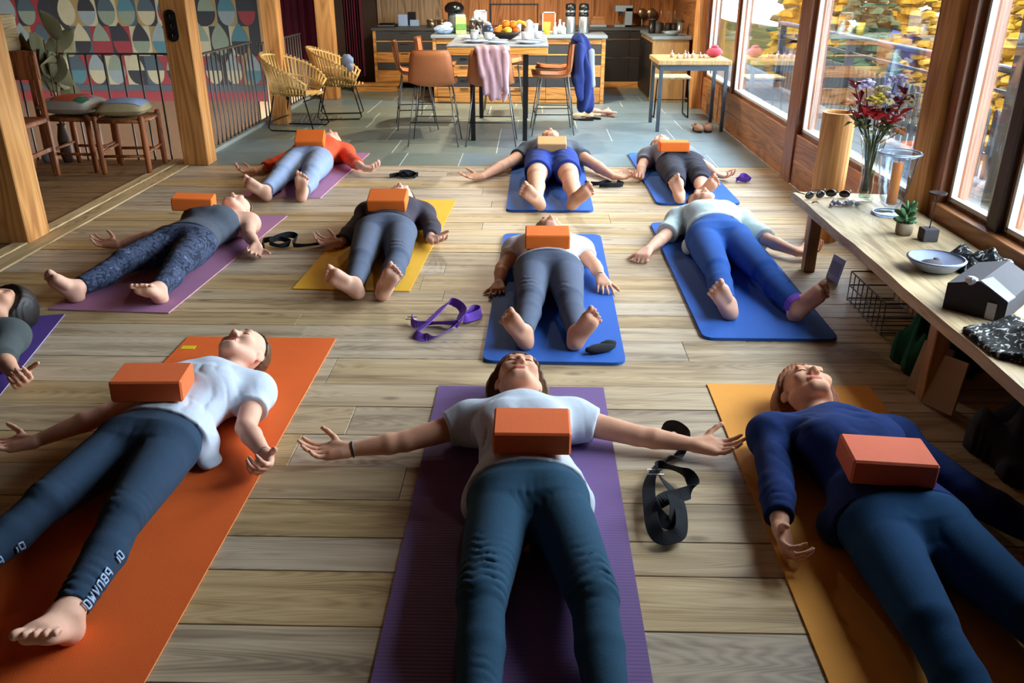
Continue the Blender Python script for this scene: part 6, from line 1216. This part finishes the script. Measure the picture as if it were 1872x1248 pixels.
# sunglasses
def specs(label, loc, rz):
    t = thing('sunglasses', label, 'sunglasses', loc, rz, 'sunglasses on the bench')
    for s_ in (-1, 1):
        b = MB(); b.blob((s_*.034, 0, .02), (.029, .007, .02), n=12, m=8); b.build('lens', M('smoked_lens', srgb(26, 24, 28), rough=.1, spec=.7), t, smooth=True)
        b = MB(); b.tube([(s_*.064, .003, .028), (s_*.066, .07, .026), (s_*.06, .12, .012)], .003, n=6); b.build('temple', BLACK, t, smooth=True)
    b = MB(); b.tube([(-.012, 0, .026), (0, -.004, .03), (.012, 0, .026)], .003, n=6); b.build('bridge', BLACK, t, smooth=True)
specs('folded sunglasses at the far left corner of the bench', (1.50, 4.42, BZ), R(20)); specs('sunglasses at the far end of the bench nearer the wooden tube', (1.63, 4.45, BZ), R(-15))
# stones, leaf
STN = M('grey_crystal', srgb(140, 136, 150), rough=.4, spec=.5, var=.35, vs=60)
for i in range(7):
    x, y_ = 1.535+i*.022+rf.uniform(-.004, .004), 4.27+rf.uniform(-.025, .025); r_ = rf.uniform(.011, .018)
    q = thing('crystal', ('first', 'second', 'third', 'fourth', 'fifth', 'sixth', 'seventh')[i]+' small grey crystal from the left beside the flower vase', 'crystal', (x, y_, BZ), rf.uniform(0, 3), 'crystals on the bench'); b = MB(); b.blob((0, 0, r_*.75), (r_*1.3, r_*.9, r_*.75), n=7, m=5, rnd=.18, rng=rf); b.build('stone', STN, q); b = MB(); b.blob((r_*.4, 0, r_*1.2), (r_*.5, r_*.4, r_*.5), n=6, m=4, rnd=.2, rng=rf); b.build('facet_point', STN, q)
q = thing('dry_leaf', 'curled brown leaf near the front edge of the bench', 'leaf', (1.465, 4.30, BZ)); b = MB(); b.add([(-.02, 0, .002), (0, -.012, .012), (.022, -.004, .004), (.012, .012, .016), (-.008, .012, .012)], [(0, 1, 2, 3, 4), (4, 3, 2, 1, 0)]); b.build('blade', M('brown_leaf', srgb(120, 70, 46), rough=.8), q); b = MB(); b.tube([(-.02, 0, .003), (-.034, .004, .006)], .0012, n=5); b.build('stalk', BARK, q)
# bowl
lathe_thing('shallow_bowl', 'shallow blue grey ceramic bowl on the bench', 'bowl', (1.625, 3.255, BZ), [('wall', [(.05, 0), (.075, .01), (.108, .045), (.112, .05), (.105, .05), (.07, .018), (.02, .012)], M('grey_blue_glaze', srgb(140, 150, 172), rough=.35, spec=.5, var=.15)), ('rim', [(.104, .049), (.112, .052), (.104, .055)], M('pale_glaze', srgb(176, 184, 204), rough=.3))], n=30)
q = thing('dark_stones', 'dark pebble lying in the shallow bowl', 'pebble', (1.605, 3.245, BZ+.02)); b = MB(); b.blob((0, 0, .014), (.045, .03, .013), n=12, m=7); b.build('pebble', M('dark_stone', srgb(74, 70, 72)), q, smooth=True); b = MB(); b.blob((.02, .01, .025), (.014, .012, .008), n=8, m=5); b.build('chip', M('dark_stone', srgb(74, 70, 72)), q, smooth=True)
# charcoal box with a grey flap
t = thing('gift_box', 'charcoal gabled box with a grey blue folded flap on the bench', 'box', (1.655, 2.885, BZ), R(-43)); CHB = M('charcoal_card', srgb(56, 54, 58), rough=.8, var=.1)
b = MB(); b.add([(-.10, -.16, 0), (.10, -.16, 0), (.10, -.16, .075), (0, -.16, .125), (-.10, -.16, .095), (-.10, .16, 0), (.10, .16, 0), (.10, .16, .075), (0, .16, .125), (-.10, .16, .095)], [(0, 1, 2, 3, 4), (9, 8, 7, 6, 5), (0, 5, 6, 1), (1, 6, 7, 2), (2, 7, 8, 3), (3, 8, 9, 4), (4, 9, 5, 0)]); b.build('body', CHB, t)
b = MB(); b.add([(0, -.155, .128), (.10, -.165, .078), (.105, -.10, .08), (.02, -.09, .129), (0, -.155, .124), (.10, -.165, .074), (.105, -.10, .076), (.02, -.09, .125)], [(0, 1, 2, 3), (7, 6, 5, 4), (0, 4, 5, 1), (1, 5, 6, 2), (2, 6, 7, 3), (3, 7, 4, 0)]); b.build('flap', M('grey_blue_card', srgb(120, 128, 158), rough=.7), t)
b = MB(); b.blob((-.03, -.150, .118), (.022, .016, .016), n=10, m=6, rnd=.15, rng=rf); b.build('bow', WCER, t); MB().box((.04, -.166, .0), (.07, -.160, .06)).build('tag', M('pale_card', srgb(186, 186, 200)), t)
# patterned scarves: crumpled cloth
def scarfmat():
    m, nt, b = _base('black_white_print'); L = nt.links.new; b.inputs['Roughness'].default_value = .85; b.inputs['Specular IOR Level'].default_value = .1
    tc = _n(nt, 'ShaderNodeTexCoord'); v = _n(nt, 'ShaderNodeTexNoise'); v.inputs['Scale'].default_value = 24; v.inputs['Detail'].default_value = 1.5; v.inputs['Distortion'].default_value = 2.5; L(tc.outputs['Object'], v.inputs['Vector'])
    r = _n(nt, 'ShaderNodeValToRGB'); r.color_ramp.interpolation = 'CONSTANT'; e = r.color_ramp.elements; e[0].position = 0; e[0].color = c4(srgb(36, 38, 40)); e[1].position = .60; e[1].color = c4(srgb(186, 190, 190)); q = e.new(.53); q.color = c4(srgb(74, 72, 66)); L(v.outputs[0], r.inputs[0]); L(r.outputs[0], b.inputs['Base Color']); return m
SCARF = scarfmat()
def crumple(name, label, cat, c, rx, ry, hgt, mt, seed, rz=0):
    t = thing(name, label, cat, c, rz); r_ = random.Random(seed); ph = [r_.uniform(0, 6) for _ in range(6)]; n = 40; b = MB()
    def H(u, v):
        e = max(0, 1-(u*u+v*v)**1.5); w = .5+.5*math.sin(7*u+3*v+ph[0]+1.5*math.sin(4*v+ph[1])); w2 = .5+.5*math.sin(9*v-4*u+ph[2]+1.8*math.sin(5*u+ph[3])); return hgt*e**.45*(.35+.4*w*w2+.35*w)+.002
    idx = {}
    for i in range(n+1):
        for j in range(n+1):
            u, v = -1+2*i/n, -1+2*j/n; rr = math.hypot(u, v); lim = 1+.10*math.sin(3*math.atan2(v, u)+ph[4])+.06*math.sin(7*math.atan2(v, u)+ph[5])
            if rr < lim*.99: idx[i, j] = len(b.v); b.v.append((u*rx, v*ry, H(u/lim, v/lim)))
    nb = len(b.v); b.v += [(x, y_, .0) for x, y_, z_ in b.v]; ed = {}
    for i in range(n):
        for j in range(n):
            k = [(i, j), (i+1, j), (i+1, j+1), (i, j+1)]
            if all(q in idx for q in k):
                a = [idx[q] for q in k]; b.f.append(a); b.mi.append(0); b.f.append([q+nb for q in a[::-1]]); b.mi.append(0)
                for p in range(4): e = (a[p], a[(p+1) % 4]); ed[e] = 1
    for (p, q) in list(ed):
        if (q, p) not in ed: b.f.append([q, p, p+nb, q+nb]); b.mi.append(0)
    b.build('cloth', mt, t, smooth=True); return t
crumple('scarf', 'black and white scarf heaped against the sill board', 'scarf', (1.815, 3.27, BZ), .115, .20, .075, SCARF, 4)
crumple('scarf', 'black and white scarf spread at the near end of the bench', 'scarf', (1.665, 2.47, BZ), .235, .24, .07, SCARF, 9)
# stored under the bench
t = thing('wire_basket', 'low wire basket on the floor under the bench', 'basket', (1.70, 3.72, 0))
for z_ in (.02, .09, .16):
    b = MB(); b.tube([(-.13, -.22, z_), (.10, -.22, z_), (.10, .22, z_), (-.13, .22, z_)], .004, n=5, closed=True); b.build('wire_hoop', IRON, t)
for i in range(9): b = MB(); b.tube([(-.13, -.22+i*.055, .16), (-.13, -.22+i*.055, .01), (.10, -.22+i*.055, .01), (.10, -.22+i*.055, .16)], .003, n=5); b.build('wire_rib', IRON, t)
crumple('green_blanket', 'folded green blanket under the bench', 'blanket', (1.68, 3.20, 0), .17, .16, .26, fabric('bottle_green_wool', srgb(34, 84, 62)), 14)
t = thing('paper_folder', 'beige paper folder leaning out from under the bench', 'folder', (1.52, 2.86, 0), R(15)); KR = M('kraft_paper', srgb(160, 136, 112), rough=.85)
for i, (dy, dz, a) in enumerate(((.06, 0, 20), (-.06, 0, 14))): b = MB(); b.box((-.005, -.075, .0), (.003, .075, .20), rot=Matrix.Rotation(R(a), 3, 'Y') @ Matrix.Rotation(R(-8), 3, 'X'), piv=(0, 0, 0)); b.v = [(x-.02*i, y_+dy, z_+.012) for x, y_, z_ in b.v]; b.build('sheet', KR, t)
t = thing('white_card', 'small white card leaning by the far bench leg', 'card', (1.60, 4.26, 0), R(10)); b = MB(); b.box((-.002, -.06, 0), (.002, .06, .13), rot=Matrix.Rotation(R(12), 3, 'Y'), piv=(0, 0, 0)); b.build('card', WCER, t); b = MB(); b.box((-.0035, -.045, .03), (-.0025, .045, .10), rot=Matrix.Rotation(R(12), 3, 'Y'), piv=(0, 0, 0)); b.build('panel', M('pale_card', srgb(186, 186, 200)), t)
crumple('floor_cushion', 'dark slate floor cushion pushed under the near end of the bench', 'cushion', (1.70, 2.45, 0), .21, .24, .26, fabric('slate_cotton', srgb(56, 62, 72)), 22)
# ------------------------------------------------------------------ small things on people
def ring_on(P_, a, b_, f_, r_, w, mt, name):
    a = Vector(P_['J'][a]); b_ = Vector(P_['J'][b_]); c = a+(b_-a)*f_; d = (b_-a).normalized(); u = d.orthogonal().normalized(); w_ = d.cross(u); base = Vector(P_['base'])
    q = MB(); q.tube([c-base+(u*math.cos(t_)+w_*math.sin(t_))*r_ for t_ in [2*math.pi*i/20 for i in range(20)]], w, n=6, closed=True); q.build(name, mt, P_['root'], smooth=True)
ring_on(PPL['B'], 'ell', 'wrl', .93, .0262, .0032, BLACK, 'bracelet'); ring_on(PPL['F'], 'elr', 'wrr', .95, .0255, .003, M('silver', srgb(190, 190, 190), rough=.3, metal=.9), 'bracelet'); ring_on(PPL['A'], 'elr', 'wrr', .95, .0255, .002, M('silver', srgb(190, 190, 190)), 'bracelet')
# lettering printed on the charcoal leggings: outlined slanting letters along the shin
PRINT = M('pale_blue_print', srgb(170, 196, 226), rough=.6, var=.05)
GL = {'O': [[(0, 0), (.6, .1), (.7, 1), (.1, .9), (0, 0)]], 'l': [[(0, 0), (.05, .8)]], 'P': [[(0, 0), (.1, 1), (.7, .9), (.6, .4), (.1, .4)]], 'B': [[(0, 0), (.1, 1), (.7, .95), (.6, .5), (.7, .1), (0, 0)], [(.05, .5), (.6, .5)]], 'n': [[(0, 0), (.1, 1), (.65, .9), (.6, 0)]], 'V': [[(0, 1), (.3, 0), (.65, 1)]], 'W': [[(0, 1), (.15, 0), (.35, .7), (.5, 0), (.7, 1)]], ' ': [], 'D': [[(0, 0), (.1, 1), (.55, .85), (.65, .3), (0, 0)]]}
def lettering(P_, sd, text, t0, t1, phi, size):
    a = Vector(P_['J']['kn'+sd]); m_ = Vector(P_['J']['mid'+sd]); c = Vector(P_['J']['an'+sd]); base = Vector(P_['base']); sc = P_['sc']; n = len(text); base_n = 0
    for i, ch in enumerate(text):
        q = MB()
        for stroke in GL[ch]:
            pts = []
            for k in range(len(stroke)-1):
                for s_ in range(5): f_ = s_/5; pts.append((stroke[k][0]+(stroke[k+1][0]-stroke[k][0])*f_, stroke[k][1]+(stroke[k+1][1]-stroke[k][1])*f_))
            pts.append(stroke[-1]); out = []
            for (x, y_) in pts:
                t_ = t0+(t1-t0)*(i+x)/n; tm = .36
                if t_ < tm: o_ = a+(m_-a)*(t_/tm); r_ = (.053+.001*(t_/tm))*sc+.006
                else: o_ = m_+(c-m_)*((t_-tm)/(1-tm)); r_ = (.054+(.036-.054)*(t_-tm)/(1-tm))*sc+.006
                d = (c-a).normalized(); side = Vector((d.y, -d.x, 0)).normalized()*(-1); up = side.cross(d); up = up if up.z > 0 else -up; sx = Vector((1, 0, 0)); sx = (sx-d*sx.dot(d)).normalized(); ang = phi+(y_-.5)*size/r_
                out.append(o_+(sx*math.cos(ang)+up*math.sin(ang))*(r_+.0035)-base)
            q.tube(out, .0028, n=5)
        if q.v: q.build('letter', PRINT, P_['root'], smooth=True)
lettering(PPL['A'], 'r', 'Ol PBnVWO', .42, .95, R(16), .026); lettering(PPL['A'], 'l', 'Ol PBnVWO', .40, .95, R(-6), .024)
